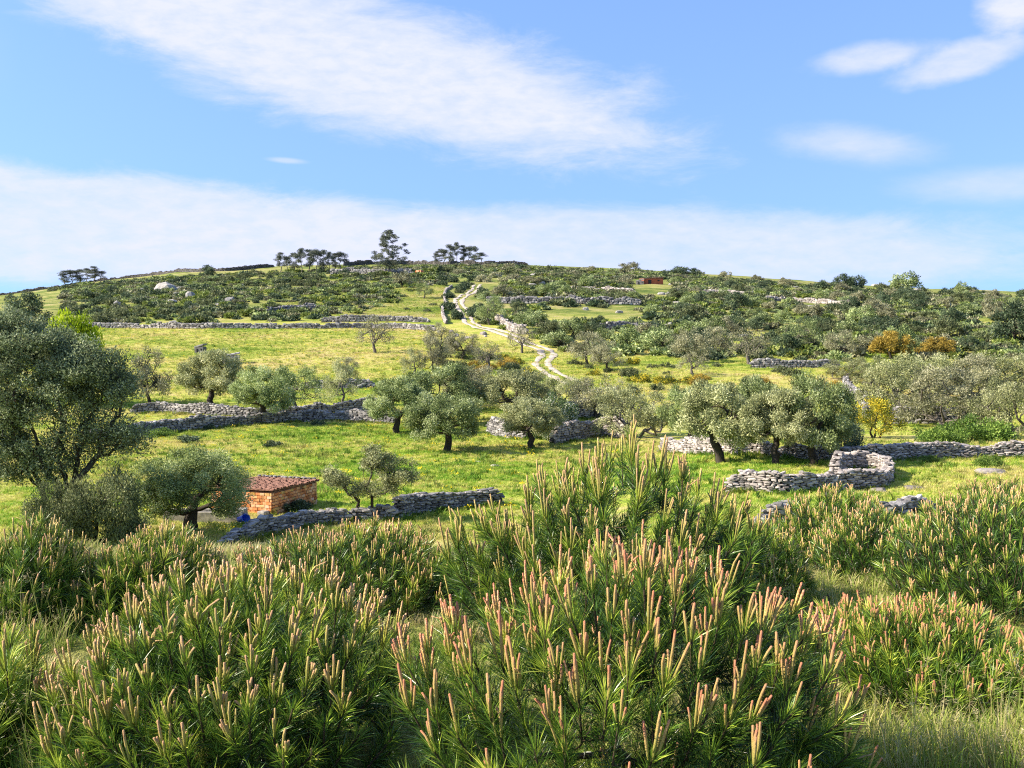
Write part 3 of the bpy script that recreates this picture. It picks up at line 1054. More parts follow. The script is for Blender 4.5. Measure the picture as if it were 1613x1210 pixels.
# the big many-stemmed tree at the left
def build_left_tree():
    rng = np.random.default_rng(404)
    Y = 49.0
    bx = at(118, Y, 800)
    t = thing('evergreen_oak', 'big dark many stemmed tree with tangled branches filling the left edge', 'tree', (bx, Y, hz(bx, Y)))
    g = hz(bx, Y)
    k = Y / FPX
    lobes = [  # px, py, half width, half height, clumps, leaf weight
        (60, 560, 70, 55, 34, 1.0), (145, 585, 55, 50, 30, .9), (15, 525, 50, 42, 18, 1.0), (100, 548, 40, 30, 14, 1.0), (190, 595, 34, 34, 15, .75),
        (100, 630, 80, 40, 26, .5), (205, 610, 22, 24, 9, .6), (20, 660, 42, 40, 20, 1.1), (35, 720, 45, 40, 18, 1.0), (-60, 600, 60, 110, 40, .9),
        (175, 680, 45, 40, 40, .20), (215, 690, 22, 30, 18, .22), (120, 700, 45, 45, 24, .35), (60, 600, 90, 50, 24, .7), (90, 745, 35, 25, 8, .5), (-40, 730, 50, 40, 16, .8),
    ]
    C, Rr, Wt = [], [], []
    for (px, py, hw, hh, n, wt) in lobes:
        for _ in range(int(n * 1.8)):
            d = norm(rng.normal(size=3)) * rng.random() ** .4
            C.append(((px - 118 + d[0] * hw) * k, d[1] * max(hw, 45) * k * 1.15, (zpix(py, Y) - g) + d[2] * hh * k))
            Rr.append(rng.uniform(.38, .68))
            Wt.append(wt)
    C, Rr, Wt = np.array(C), np.array(Rr), np.array(Wt)
    paths = []
    ang = np.arctan2(C[:, 0], C[:, 2] - .3)
    order = np.argsort(ang)
    for gi, idx in enumerate(np.array_split(order, 5)):
        Cg = C[idx]
        m = Cg.mean(0)
        off = np.array([m[0] * .09, rng.normal(0, .25), 0])
        fk = off + (m - off) * .22 + np.array([0, 0, .15])
        paths += grow(off + np.array([0, 0, -.3]), fk, Cg, .125, rng, bend=.20, rise=-.02, rmin=.012, power=.45)
    tv, tf = tubes(paths, 6)
    link('trunk', mesh('oak_trunk', tv, tf, True), BARK, t)
    V, F, tn = crown_leaves(rng, C, Rr * np.sqrt(Wt), 1, .1, .04)
    n = 118000
    w = Rr ** 2 * Wt
    kx = rng.choice(len(C), n, p=w / w.sum())
    d = norm(rng.normal(size=(n, 3)))
    P = C[kx] + d * (Rr[kx] * rng.random(n) ** .5)[:, None] * np.array([1, 1, .8])
    D = norm(rng.normal(size=(n, 3)) + np.array([0, 0, .5]) + d * .4)
    Nn = norm(rng.normal(size=(n, 3)) * .5 + d * .4 + np.array([-.15, -.1, .25]))
    V, F = leaves(P, D, Nn, .135 * rng.uniform(.7, 1.3, n), .056 * rng.uniform(.7, 1.3, n))
    tint = np.clip(rng.beta(2.0, 2.6, n) + rng.uniform(-.2, .15, len(C))[kx] - .05, 0, 1)
    link('crown', mesh('oak_crown', V, F, False, tint=tint), OLIVE_DARK, t)


OLIVE_DARK = leaf_mat('dusky leaves', [(0, (.045, .06, .028)), (.4, (.145, .18, .085)), (.75, (.27, .305, .165)), (1, (.46, .48, .32))], .3)
build_left_tree()


# the small open olive beside the near wall
def build_open_tree():
    rng = np.random.default_rng(77)
    X, Y = hit(574, 822)
    g = hz(X, Y)
    t = thing('olive_tree', 'small open olive with thin spreading stems beside the near dry wall', 'tree', (X, Y, g))
    k = Y / FPX
    lobes = [(588, 728, 26, 22, 18), (635, 748, 24, 22, 18), (540, 758, 30, 16, 13), (520, 750, 14, 14, 6), (600, 762, 34, 18, 14), (570, 775, 26, 12, 7), (612, 730, 18, 12, 7)]
    C, Rr = [], []
    for (px, py, hw, hh, n) in lobes:
        for _ in range(n):
            d = norm(rng.normal(size=3)) * rng.random() ** .4
            C.append(((px - 574 + d[0] * hw) * k, d[1] * hw * k * 1.3, zpix(py, Y) - g + d[2] * hh * k))
            Rr.append(rng.uniform(.28, .46))
    C, Rr = np.array(C), np.array(Rr)
    paths = []
    left = C[:, 0] < -.2
    for Cg, fx in ((C[left], -.35), (C[~left], .35)):
        paths += grow((fx * .25, 0, -.2), (fx, .1, .55), Cg, .085, rng, bend=.16, rmin=.010, power=.5)
    tv, tf = tubes(paths, 5)
    link('trunk', mesh('open_olive_trunk', tv, tf, True), BARK, t)
    V, F, tn = crown_leaves(rng, C, Rr, 17000, .12, .046, .8, .4, cc=np.array([.3, 0, 1.0]))
    link('crown', mesh('open_olive_crown', V, F, False, tint=tn), OLIVE_LIGHT, t)


build_open_tree()


# ------------------------------------------------------------------ dry stone walls
def stone_shapes(n, seed=5):
    rng = np.random.default_rng(seed)
    p = (1 + 5 ** .5) / 2
    V = norm(np.array([(-1, p, 0), (1, p, 0), (-1, -p, 0), (1, -p, 0), (0, -1, p), (0, 1, p), (0, -1, -p), (0, 1, -p), (p, 0, -1), (p, 0, 1), (-p, 0, -1), (-p, 0, 1)], float))
    F = np.array([(0, 11, 5), (0, 5, 1), (0, 1, 7), (0, 7, 10), (0, 10, 11), (1, 5, 9), (5, 11, 4), (11, 10, 2), (10, 7, 6), (7, 1, 8),
                  (3, 9, 4), (3, 4, 2), (3, 2, 6), (3, 6, 8), (3, 8, 9), (4, 9, 5), (2, 4, 11), (6, 2, 10), (8, 6, 7), (9, 8, 1)])
    out = []
    for _ in range(n):
        q = V @ np.array(Euler(rng.uniform(-.5, .5, 3)).to_matrix()).T
        q = np.sign(q) * np.abs(q) ** .42
        q = q * rng.uniform(.82, 1.15, q.shape)
        q = q / np.abs(q).max(0) * .5
        out.append(q)
    return out, F


STONES, STONE_F = stone_shapes(10)
STONE_ME = {}
WALL_XY = []


def stone_mesh(k, m):
    key = (k, m.name)
    if key not in STONE_ME:
        STONE_ME[key] = mesh('stone', STONES[k], STONE_F, False, mats=[m])
    return STONE_ME[key]


def eul(rx, ry, rz):
    return np.array(Euler((rx, ry, rz)).to_matrix())


def stone_wall(pts, height, thick, label, mat=None, row=.14, slen=.42, singles=0, seed=0, world=False, uneven=.30, name='stone_wall', group=None, both=True, taper=1.2, end=.45):
    rng = np.random.default_rng(1000 + seed)
    mat = mat or STONE
    XY = pts if world else [hit(*p) for p in pts]
    P = polyline(XY, .5)
    T = norm(np.gradient(P, axis=0))
    Nn = np.stack([T[:, 1], -T[:, 0]], -1)
    o = P[len(P) // 2]
    oz = hz(*o)
    WALL_XY.append(P)
    root = tag(thing(name, label, 'wall', (o[0], o[1], oz), 0, group), kind='thing')
    org = np.array([o[0], o[1], oz])
    s = np.concatenate([[0], np.cumsum(np.linalg.norm(np.diff(P, axis=0), axis=1))])
    Ltot = s[-1]

    def top(u):
        e = height * (1 + uneven * (2 * vnoise(u / 3.0 + seed, 7.7 + seed) + 1.0 * vnoise(u / .9, seed + 1.3)))
        return e * min(1, .3 + u / taper, end + (Ltot - u) / 1.2)
    # rubble heart
    n = len(P)
    gz = H(P[:, 0], P[:, 1])
    tp = np.array([float(top(u)) for u in s]) - row * .9
    A = P + Nn * thick * .26
    B = P - Nn * thick * .26
    V = np.stack([np.c_[A, gz - .3], np.c_[A, gz + tp], np.c_[B, gz + tp], np.c_[B, gz - .3]], 1).reshape(-1, 3) - org
    i = np.arange(n - 1)[:, None] * 4
    j = np.arange(3)[None, :]
    F = np.stack([i + j, i + j + 1, i + 4 + j + 1, i + 4 + j], -1).reshape(-1, 4)
    link('rubble_core', mesh('rubble_core', V, F), CORE, root)
    items = []
    for side in ((1, -1) if both else (1,)):
        r = 0
        z = 0.0
        while z < height * 1.35:
            u = rng.uniform(0, slen)
            rh = row * rng.uniform(.8, 1.3)
            while u < Ltot:
                ln = slen * rng.uniform(.45, 1.5)
                um = u + ln / 2
                if um < Ltot:
                    h_ = float(top(um))
                    if z < h_ - rh * .3:
                        x = np.interp(um, s, P[:, 0])
                        y = np.interp(um, s, P[:, 1])
                        tx, ty = np.interp(um, s, T[:, 0]), np.interp(um, s, T[:, 1])
                        a = math.atan2(ty, tx)
                        of = side * (thick * .33 + rng.normal(0, .025)) * (1 - .18 * z / height)
                        zz = hz(x, y) + z + rh * .5 + rng.normal(0, .012)
                        last = z + rh * 1.3 > h_
                        items.append((x + ty * of, y - tx * of, zz, ln * 1.04, thick * rng.uniform(.42, .6), rh * rng.uniform(.95, 1.25),
                                      rng.normal(0, .10), rng.normal(0, .10 if not last else .16), a + rng.normal(0, .12), int(rng.integers(10))))
                u += ln
            z += rh * .93
            r += 1
    # capstones across the top
    u = 0
    while u < Ltot:
        ln = slen * rng.uniform(.5, 1.3)
        um = min(u + ln / 2, Ltot)
        x, y = np.interp(um, s, P[:, 0]), np.interp(um, s, P[:, 1])
        tx, ty = np.interp(um, s, T[:, 0]), np.interp(um, s, T[:, 1])
        of = rng.normal(0, thick * .12)
        items.append((x + ty * of, y - tx * of, hz(x, y) + float(top(um)) + rng.normal(-.04, .03), ln * 1.05, thick * rng.uniform(.6, .95), row * rng.uniform(.9, 1.4),
                      rng.normal(0, .12), rng.normal(0, .12), math.atan2(ty, tx) + rng.normal(0, .3), int(rng.integers(10))))
        u += ln
    # the ones that show largest become pieces of their own
    def facing(it):
        k = int(np.argmin((P[:, 0] - it[0]) ** 2 + (P[:, 1] - it[1]) ** 2))
        d = np.array([it[0], it[1]]) - P[k]
        back = float(np.dot(d, -P[k] / np.linalg.norm(P[k]))) < -.05
        return (back, math.hypot(it[0], it[1]) - it[3] * 6)
    if singles:
        items.sort(key=facing)
    for it in items[:singles]:
        me = stone_mesh(it[9], mat)
        so = link('stone', me, None, root)
        so.location = (it[0] - org[0], it[1] - org[1], it[2] - org[2])
        so.rotation_euler = (it[6], it[7], it[8])
        so.scale = (it[3], it[4], it[5])
    rest = items[singles:]
    if rest:
        VV = np.empty((len(rest), 12, 3))
        for q, it in enumerate(rest):
            VV[q] = (STONES[it[9]] * np.array(it[3:6])) @ eul(*it[6:9]).T + np.array(it[:3]) - org
        FF = (STONE_F[None] + (np.arange(len(rest)) * 12)[:, None, None]).reshape(-1, 3)
        tag(link('stones', mesh('stones', VV.reshape(-1, 3), FF), mat, root), kind='stuff')
    return root


stone_wall([(350, 862), (400, 850), (450, 838), (500, 828), (545, 824)], .85, .6, 'low dark dry stone wall below the brick hut, nearest on the left', singles=300, seed=1, taper=4.0, end=.9, row=.11, slen=.42)
stone_wall([(622, 820), (648, 812), (690, 805), (735, 798), (790, 796)], 1.15, .6, 'dark dry stone wall right of the small open olive', singles=300, seed=2, taper=.8, row=.11, slen=.42)
stone_wall([(548, 822), (580, 821), (624, 820)], .75, .7, 'tumbled low stones joining the two near walls under the open olive', singles=60, seed=3, taper=.4, end=.8, row=.15, slen=.4)
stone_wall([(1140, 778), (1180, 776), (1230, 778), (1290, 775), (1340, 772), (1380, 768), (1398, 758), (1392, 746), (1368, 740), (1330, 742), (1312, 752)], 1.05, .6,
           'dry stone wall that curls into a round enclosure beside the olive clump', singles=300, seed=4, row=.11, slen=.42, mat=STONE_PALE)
stone_wall([(1190, 842), (1225, 838), (1262, 832)], .9, .6, 'short end of broken dry wall behind the right hand pines', singles=120, seed=5, row=.15, slen=.45)
stone_wall([(1385, 818), (1420, 812), (1460, 806)], .75, .6, 'broken dry wall end with tilted slabs above the right hand pines', singles=120, seed=6, row=.12, slen=.46)
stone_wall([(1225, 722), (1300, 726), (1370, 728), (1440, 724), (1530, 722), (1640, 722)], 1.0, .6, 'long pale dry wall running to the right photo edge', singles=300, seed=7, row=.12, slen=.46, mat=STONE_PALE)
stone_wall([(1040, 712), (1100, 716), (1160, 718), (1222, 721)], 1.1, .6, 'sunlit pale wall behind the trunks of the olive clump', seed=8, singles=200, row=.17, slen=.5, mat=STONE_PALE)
stone_wall([(130, 700), (190, 690), (240, 684), (300, 679), (370, 672), (440, 666), (520, 663), (620, 668)], 1.15, .6, 'long grey dry wall along the far side of the meadow', seed=9, row=.2, slen=.5, singles=300)
stone_wall([(205, 652), (260, 651), (330, 655), (400, 658), (470, 655), (540, 648), (600, 646)], 1.1, .6, 'upper grey dry wall behind the meadow wall', seed=10, row=.22, slen=.55)
stone_wall([(868, 700), (905, 694), (940, 688), (990, 690)], 1.7, .7, 'pink grey heaped wall behind the tallest pine', seed=11, row=.2, slen=.5, mat=STONE_PALE, singles=150)
stone_wall([(880, 662), (920, 660), (975, 656)], 1.9, .6, 'shaded bluish wall fragment behind the grey olive with pale trunk', seed=12, row=.22, slen=.55)
stone_wall([(770, 682), (800, 690), (830, 692)], 1.4, .6, 'short wall fragment between the lone olive and the bent olive', seed=13, row=.2, slen=.5)
stone_wall([(480, 612), (530, 612), (590, 611)], 1.1, .6, 'short low wall across the dry field behind the leaning olive', seed=14, row=.25, slen=.6)
stone_wall([(120, 516), (200, 517), (300, 518), (400, 518), (500, 518), (600, 518), (685, 521)], 1.05, .7, 'very long straight dry wall at the foot of the left hill', seed=15, row=.4, slen=.9)
stone_wall([(505, 508), (560, 507), (620, 506), (676, 508)], 1.15, .7, 'second straight wall just above the end of the very long wall', seed=16, row=.4, slen=.9)
stone_wall([(703, 511), (698, 500), (697, 488)], .8, .6, 'pale mortared wall end standing at the bend of the upper track', seed=17, row=.5, slen=1.0, mat=STONE_PALE)
stone_wall([(705, 488), (700, 470), (703, 458), (712, 452)], .5, .6, 'pale wall climbing the slope left of the upper track', seed=18, row=.5, slen=1.0, mat=STONE_PALE)
stone_wall([(782, 509), (795, 517), (812, 525), (830, 527)], 1.6, .8, 'pale wall hugging the right side of the cart track', seed=19, row=.4, slen=.8, mat=STONE_PALE)
stone_wall([(1180, 580), (1230, 580), (1320, 579)], 1.3, .7, 'short grey wall at the foot of the right hill', seed=20, row=.3, slen=.7)
stone_wall([(1330, 612), (1360, 640), (1365, 664)], 1.5, .7, 'grey wall running down beside the silvery olives', seed=21, row=.28, slen=.6)
stone_wall([(1395, 668), (1450, 668), (1560, 670)], 1.8, .7, 'shaded wall behind the wide shrubby olive', seed=22, row=.25, slen=.6)
stone_wall([(765, 478), (850, 478), (950, 480), (1010, 481)], 1.6, .8, 'terrace wall on the hill right of the upper track', seed=23, row=.5, slen=1.1)
stone_wall([(940, 520), (1000, 520), (1060, 522)], 1.4, .8, 'lower terrace wall on the right hill', seed=24, row=.4, slen=.9)
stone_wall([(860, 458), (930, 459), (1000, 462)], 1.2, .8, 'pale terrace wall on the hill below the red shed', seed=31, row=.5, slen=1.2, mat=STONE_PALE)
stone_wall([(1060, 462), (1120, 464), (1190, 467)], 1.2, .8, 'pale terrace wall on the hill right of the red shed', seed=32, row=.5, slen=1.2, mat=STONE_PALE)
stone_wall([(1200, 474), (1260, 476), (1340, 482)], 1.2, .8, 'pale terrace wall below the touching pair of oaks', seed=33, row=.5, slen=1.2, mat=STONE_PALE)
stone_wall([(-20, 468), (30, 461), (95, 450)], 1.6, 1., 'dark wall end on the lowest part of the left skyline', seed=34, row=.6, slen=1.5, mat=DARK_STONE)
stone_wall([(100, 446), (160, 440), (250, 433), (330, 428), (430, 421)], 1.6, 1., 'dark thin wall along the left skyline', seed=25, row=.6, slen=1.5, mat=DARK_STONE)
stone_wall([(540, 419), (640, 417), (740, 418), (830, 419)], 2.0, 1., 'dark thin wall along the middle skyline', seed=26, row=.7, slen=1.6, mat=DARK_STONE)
stone_wall([(520, 432), (580, 432), (650, 433)], 2.0, 1., 'wall under the lone eucalyptus at the top of the green slope', seed=27, row=.6, slen=1.4)
stone_wall([(420, 497), (455, 494), (500, 492)], 1.8, .9, 'grey heaped wall on the left hill above the long wall', seed=28, row=.5, slen=1.1)


# ------------------------------------------------------------------ the brick hut
def brick_mat():
    m, nt, out = new_mat('hollow clay brick')
    geo = nt.nodes.new('ShaderNodeNewGeometry').outputs['Position']
    r = obj_random(nt)
    c = ramp(nt, r, [(0, (.44, .13, .05)), (.3, (.70, .27, .10)), (.6, (.80, .40, .19)), (.8, (.84, .54, .36)), (1, (.62, .36, .08))])
    n = tex_noise(nt, geo, 3.2, 6, .65)
    c = mixc(nt, ramp(nt, n, [(.52, (0, 0, 0)), (.68, (.85, .85, .85))]), c, (.30, .15, .045))
    n2 = tex_noise(nt, geo, 7, 4, .6)
    c = mixc(nt, ramp(nt, n2, [(.58, (0, 0, 0)), (.7, (.7, .7, .7))]), c, (.66, .47, .36))
    p = principled(nt, out, c, .9, .15)
    bump(nt, p, n2, .5, .02)
    return m


BRICK = brick_mat()
TILE = plain_mat('old roof tile', (.11, .05, .035), (.32, .17, .12), 7)


def box_v(lx, ly, lz):
    V = np.array([(x, y, z) for x in (-.5, .5) for y in (-.5, .5) for z in (-.5, .5)]) * np.array([lx, ly, lz])
    F = np.array([(0, 1, 3, 2), (4, 6, 7, 5), (0, 4, 5, 1), (2, 3, 7, 6), (0, 2, 6, 4), (1, 5, 7, 3)])
    return V, F


def bevel_box(lx, ly, lz, b):
    """a box with chamfered edges"""
    V = []
    for sx in (-1, 1):
        for sy in (-1, 1):
            for sz in (-1, 1):
                V += [(sx * lx / 2, sy * (ly / 2 - b), sz * (lz / 2 - b)), (sx * (lx / 2 - b), sy * ly / 2, sz * (lz / 2 - b)), (sx * (lx / 2 - b), sy * (ly / 2 - b), sz * lz / 2)]
    V = np.array(V)
    bm = __import__('bmesh').new()
    for v in V:
        bm.verts.new(v)
    __import__('bmesh').ops.convex_hull(bm, input=bm.verts)
    bm.verts.index_update()
    W = np.array([v.co[:] for v in bm.verts])
    F = np.array([[v.index for v in f.verts] for f in bm.faces])
    bm.free()
    return W, F


def build_hut():
    X0, Y0 = hit(429, 811)
    z = hz(X0, Y0)
    a = math.radians(65)
    root = thing('brick_hut', 'small orange brick hut with dark tiled roof beside the round olive', 'hut', (X0, Y0, z - .05), a)
    # local x runs along the shaded wall away from the viewer, local y along the sunlit wall
    Lx, Ly, Hh = 4.2, 3.9, 1.32
    K = math.atan2(.127, .987)

    def sk(p):
        p = np.asarray(p, float)
        q = p.copy()
        q[..., 0] = p[..., 0] - .127 * p[..., 1]
        q[..., 1] = .987 * p[..., 1]
        return q
    V, F = box_v(Lx - .06, Ly - .06, Hh + .3)
    link('wall', mesh('hut_wall', sk(V + np.array([Lx / 2, Ly / 2, Hh / 2 - .15])), F), MORTAR, root)
    rng = np.random.default_rng(9)
    bl, bh, bd = .30, .17, .12
    Vb, Fb = bevel_box(bl - .022, bd, bh - .022, .012)
    me = mesh('brick', Vb, Fb, mats=[BRICK])
    Vh, Fh = bevel_box(bl * .5 - .022, bd, bh - .022, .012)
    meh = mesh('half_brick', Vh, Fh, mats=[BRICK])
    for face in range(4):
        L = Lx if face % 2 == 0 else Ly
        for c in range(9):
            zc = -.1 + bh * (c + .5)
            if zc > Hh:
                break
            u = 0.0
            first = c % 2 == 1
            while u < L - .1:
                w = bl * .5 if first else bl
                first = False
                if u + w > L + .05:
                    w = bl * .5
                q = u + w / 2
                if not (face == 0 and rng.random() < .05):
                    pr = rng.normal(0, .014)
                    o = link('brick', meh if w < .2 else me, None, root)
                    if face == 0:
                        o.location = (q, .0 + pr, zc)
                    elif face == 1:
                        o.location = (0 + pr, q, zc)
                        o.rotation_euler = (0, 0, math.pi / 2)
                    elif face == 2:
                        o.location = (q, Ly + pr, zc)
                    else:
                        o.location = (Lx + pr, q, zc)
                        o.rotation_euler = (0, 0, math.pi / 2)
                    o.location = sk(o.location)
                    o.rotation_euler.z += rng.normal(0, .015) + (K if face % 2 else 0)
                u += w
    # roof: a shallow bed with barrel tiles laid along local y
    rise = -.10
    V, F = box_v(Lx + .26, Ly + .26, .06)
    V[:, 2] += .03 + (V[:, 0] / (Lx + .26) + .5) * rise
    V = sk(V + np.array([Lx / 2, Ly / 2, Hh + .09]))
    bed = link('roof', mesh('roof', V, F), TILE, root)
    n = 7
    ang = np.linspace(0, math.pi, n)
    tl, tw = .52, .20
    Vt, Ft = [], []
    for k, (y_, s_) in enumerate(((0, 1.0), (tl, .82))):
        for ra in (tw / 2, tw / 2 - .018):
            Vt += [(math.cos(q) * ra * s_, y_, math.sin(q) * ra * s_ * .8) for q in ang]
    for i in range(n - 1):
        Ft += [(i, i + 1, 2 * n + i + 1, 2 * n + i), (n + i, 3 * n + i, 3 * n + i + 1, n + i + 1), (i, n + i, n + i + 1, i + 1)]
    met = mesh('tile', np.array(Vt), np.array(Ft), False, mats=[TILE])
    nx, ny = 22, 11
    for i in range(nx):
        for j in range(ny):
            if rng.random() < .03:
                continue
            o = link('tile', met, None, bed)
            x = -.1 + (i + .5) * (Lx + .22) / nx
            o.location = (x + rng.normal(0, .012), -.2 + j * (Ly + .3) / ny + rng.normal(0, .03), Hh + .155 + (x / Lx) * rise + rng.uniform(-.01, .03))
            o.location = sk(o.location)
            o.rotation_euler = (math.radians(-4) + rng.normal(0, .03), rng.normal(0, .09), K + rng.normal(0, .09))
    # weights of stone along the back edge of the roof
    for i in range(15):
        o = link('stone', stone_mesh(int(rng.integers(10)), STONE), None, bed)
        o.location = (Lx + rng.normal(-.02, .04), (i + .5) * Ly / 15, Hh + .27 + rise)
        o.location = sk(o.location)
        o.scale = (.24, .26, .10)
        o.rotation_euler = (0, 0, rng.uniform(0, 3))
    # doorstep and low plinth
    V, F = bevel_box(.5, .5, .5, .04)
    pl = link('plinth', mesh('plinth', V, F), CONCRETE, root)
    pl.location = (-.35, .35, .05)
    return X0, Y0


HUTX, HUTY = build_hut()


def build_trough():
    Y = 57.5
    xa, xb = at(262, Y, 830), at(386, Y, 830)
    z = hz((xa + xb) / 2, Y)
    root = thing('concrete_trough', 'long low grey concrete trough in front of the brick hut', 'trough', ((xa + xb) / 2, Y, z))
    L = xb - xa
    for nm, s, c in (('front_wall', (L, .16, .75), (0, -.45, .25)), ('back_wall', (L, .16, .75), (0, .45, .25)), ('end_wall', (.16, .73, .70), (-L / 2 + .09, 0, .25)),
                     ('end_block', (.55, .735, .82), (L / 2 - .2, 0, .30)), ('floor', (L - .2, .7, .1), (0, 0, .05))):
        V, F = bevel_box(*s, .025)
        o = link(nm, mesh(nm, V, F), CONCRETE, root)
        o.location = c


build_trough()


def lathe(profile, n=20):
    ang = np.linspace(0, 2 * np.pi, n, endpoint=False)
    V = np.array([(r * math.cos(a), r * math.sin(a), z) for r, z in profile for a in ang])
    m = len(profile)
    F = np.array([(i * n + j, i * n + (j + 1) % n, (i + 1) * n + (j + 1) % n, (i + 1) * n + j) for i in range(m - 1) for j in range(n)])
    return V, F


def build_bucket():
    Y = 56.6
    x = at(377, Y, 824)
    root = thing('blue_tub', 'bright blue plastic tub lying on its side by the concrete trough', 'tub', (x, Y, hz(x, Y) + .2))
    root.rotation_euler = (math.radians(74), math.radians(12), math.radians(52))
    V, F = lathe([(.0, 0), (.18, 0), (.20, .02), (.27, .52), (.295, .53), (.295, .555), (.255, .55), (.185, .04), (0, .03)])
    V = V * np.array([1.0, .72, 1.0])
    link('tub_body', mesh('tub_body', V, F, True), BLUE, root)
    hp = [(np.array([.27 * math.cos(a), .22 * math.sin(a) * 1.1, .50 + .10 * math.sin(a)]), .012) for a in np.linspace(0, math.pi, 9)]
    tv, tf = tubes([([p for p, r in hp], [r for p, r in hp])], 5)
    link('handle', mesh('tub_handle', tv, tf, True), BLUE, root)


build_bucket()


def build_wheel():
    Y = 59.4
    x = at(356, Y, 805)
    root = thing('rusty_wheel', 'rusty iron hoop wheel leaning against the sunlit hut wall', 'wheel', (x, Y, hz(x, Y) + .38))
    root.rotation_euler = (math.radians(78), 0, math.radians(-18))
    V, F = lathe([(.40, -.05), (.44, -.05), (.44, .05), (.40, .05), (.40, -.05)], 28)
    link('rim', mesh('wheel_rim', V, F, True), RUSTY, root)
    V, F = lathe([(0, -.07), (.06, -.07), (.06, .07), (0, .07)], 12)
    link('hub', mesh('wheel_hub', V, F, True), RUSTY, root)
    for k in range(6):
        a = k * math.pi / 3
        tv, tf = tubes([([(0.04 * math.cos(a), .04 * math.sin(a), 0), (.41 * math.cos(a), .41 * math.sin(a), 0)], [.014, .014])], 5)
        link('spoke', mesh('wheel_spoke', tv, tf), RUSTY, root)


build_wheel()


# ------------------------------------------------------------------ things on the far hill
def far_hut(px, by, wpx, hpx, label, mat, rot, depth=.6, roof=True, name='brick_shed'):
    X, Y = hit(px, by)
    w, h = wpx * Y / FPX, hpx * Y / FPX
    root = thing(name, label, 'hut', (X, Y, hz(X, Y) - .3), rot)
    V, F = bevel_box(w, w * depth, h + .3, .06)
    V[:, 2] += (h + .3) / 2
    link('wall', mesh('shed_wall', V, F), mat, root)
    V, F = bevel_box(w * 1.05, w * depth * 1.08, .3, .05)
    V[:, 2] += V[:, 0] / w * .5 + h + .45
    link('roof', mesh('shed_roof', V, F), TILE if mat is RED_PAINT else STONE, root)
    V, F = bevel_box(w * .16, .2, h * .7, .03)
    d = link('door', mesh('shed_door', V, F), CORE, root)
    d.location = (-w * .2, -w * depth / 2 - .02, h * .35 + .3)
    V, F = bevel_box(w * .10, .2, h * .25, .03)
    d = link('window', mesh('shed_window', V, F), CORE, root)
    d.location = (w * .25, -w * depth / 2 - .02, h * .6 + .3)


far_hut(1026, 447, 32, 8, 'red brick shed below the skyline on the right half of the hill', RED_PAINT, .25)
far_hut(1008, 448, 12, 6, 'small pale stone ruin touching the red brick shed', STONE_PALE, -.1, name='stone_ruin')
far_hut(364, 573, 26, 13, 'little stone shelter in the dry field, the right one of two', STONE, .2, name='stone_shelter')
far_hut(316, 556, 16, 10, 'little stone shelter in the dry field, the left one of two', STONE, -.3, name='stone_shelter')


def tank(px, by, wpx, hpx, label, rot):
    X, Y = hit(px, by)
    L, r = wpx * Y / FPX, hpx * Y / FPX / 2
    root = thing('water_tank', label, 'tank', (X, Y, hz(X, Y)), rot)
    V, F = lathe([(0, -L / 2 - r * .3), (r * .6, -L / 2 - r * .22), (r, -L / 2), (r, -L / 6), (r * 1.04, -L / 6), (r * 1.04, -L / 8), (r, -L / 8), (r, L / 8), (r * 1.04, L / 8),
                  (r * 1.04, L / 6), (r, L / 6), (r, L / 2), (r * .6, L / 2 + r * .22), (0, L / 2 + r * .3)], 20)
    V = np.stack([V[:, 2], V[:, 1], V[:, 0] + r * 1.35], -1)
    link('tank_body', mesh('tank_body', V, F, True), ORANGE_PAINT, root)
    for s in (-1, 1):
        V, F = bevel_box(.35, r * 1.7, r * .9, .04)
        o = link('leg', mesh('tank_leg', V, F), CONCRETE, root)
        o.location = (s * L * .3, 0, r * .3)


tank(661, 433, 11, 6, 'orange red water tank lying beside pale stones near the skyline', .2)
tank(599, 431, 5, 3, 'tiny orange tank under the lone eucalyptus', .4)


# ------------------------------------------------------------------ rocks
def rock(px, by, wpx, hpx, label, group, d=None, mat=None, seed=0):
    rng = np.random.default_rng(seed)
    X, Y = hit(px, by) if d is None else (at(px, d, by), d)
    w, h = wpx * Y / FPX, hpx * Y / FPX
    bm = __import__('bmesh').new()
    __import__('bmesh').ops.create_icosphere(bm, subdivisions=2, radius=1)
    V = np.array([v.co[:] for v in bm.verts])
    F = np.array([[v.index for v in f.verts] for f in bm.faces])
    bm.free()
    V = np.sign(V) * np.abs(V) ** .7
    nz = vnoise(V[:, 0] * 1.7 + seed, V[:, 1] * 1.7 + V[:, 2] * 2.1) + .5 * vnoise(V[:, 0] * 4 + seed, V[:, 2] * 4 - V[:, 1] * 3)
    V = V * (1 + .5 * nz[:, None]) * rng.uniform(.94, 1.06, V.shape)
    V = V * np.array([w / 2, w / 2 * rng.uniform(.6, .9), h * .75])
    V[:, 2] += h * .2
    o = link('rock', mesh('rock', V, F), mat or ROCK)
    o.location = (X, Y, hz(X, Y))
    o.rotation_euler = (0, 0, rng.uniform(-.4, .4))
    tag(o, label, 'rock', group)


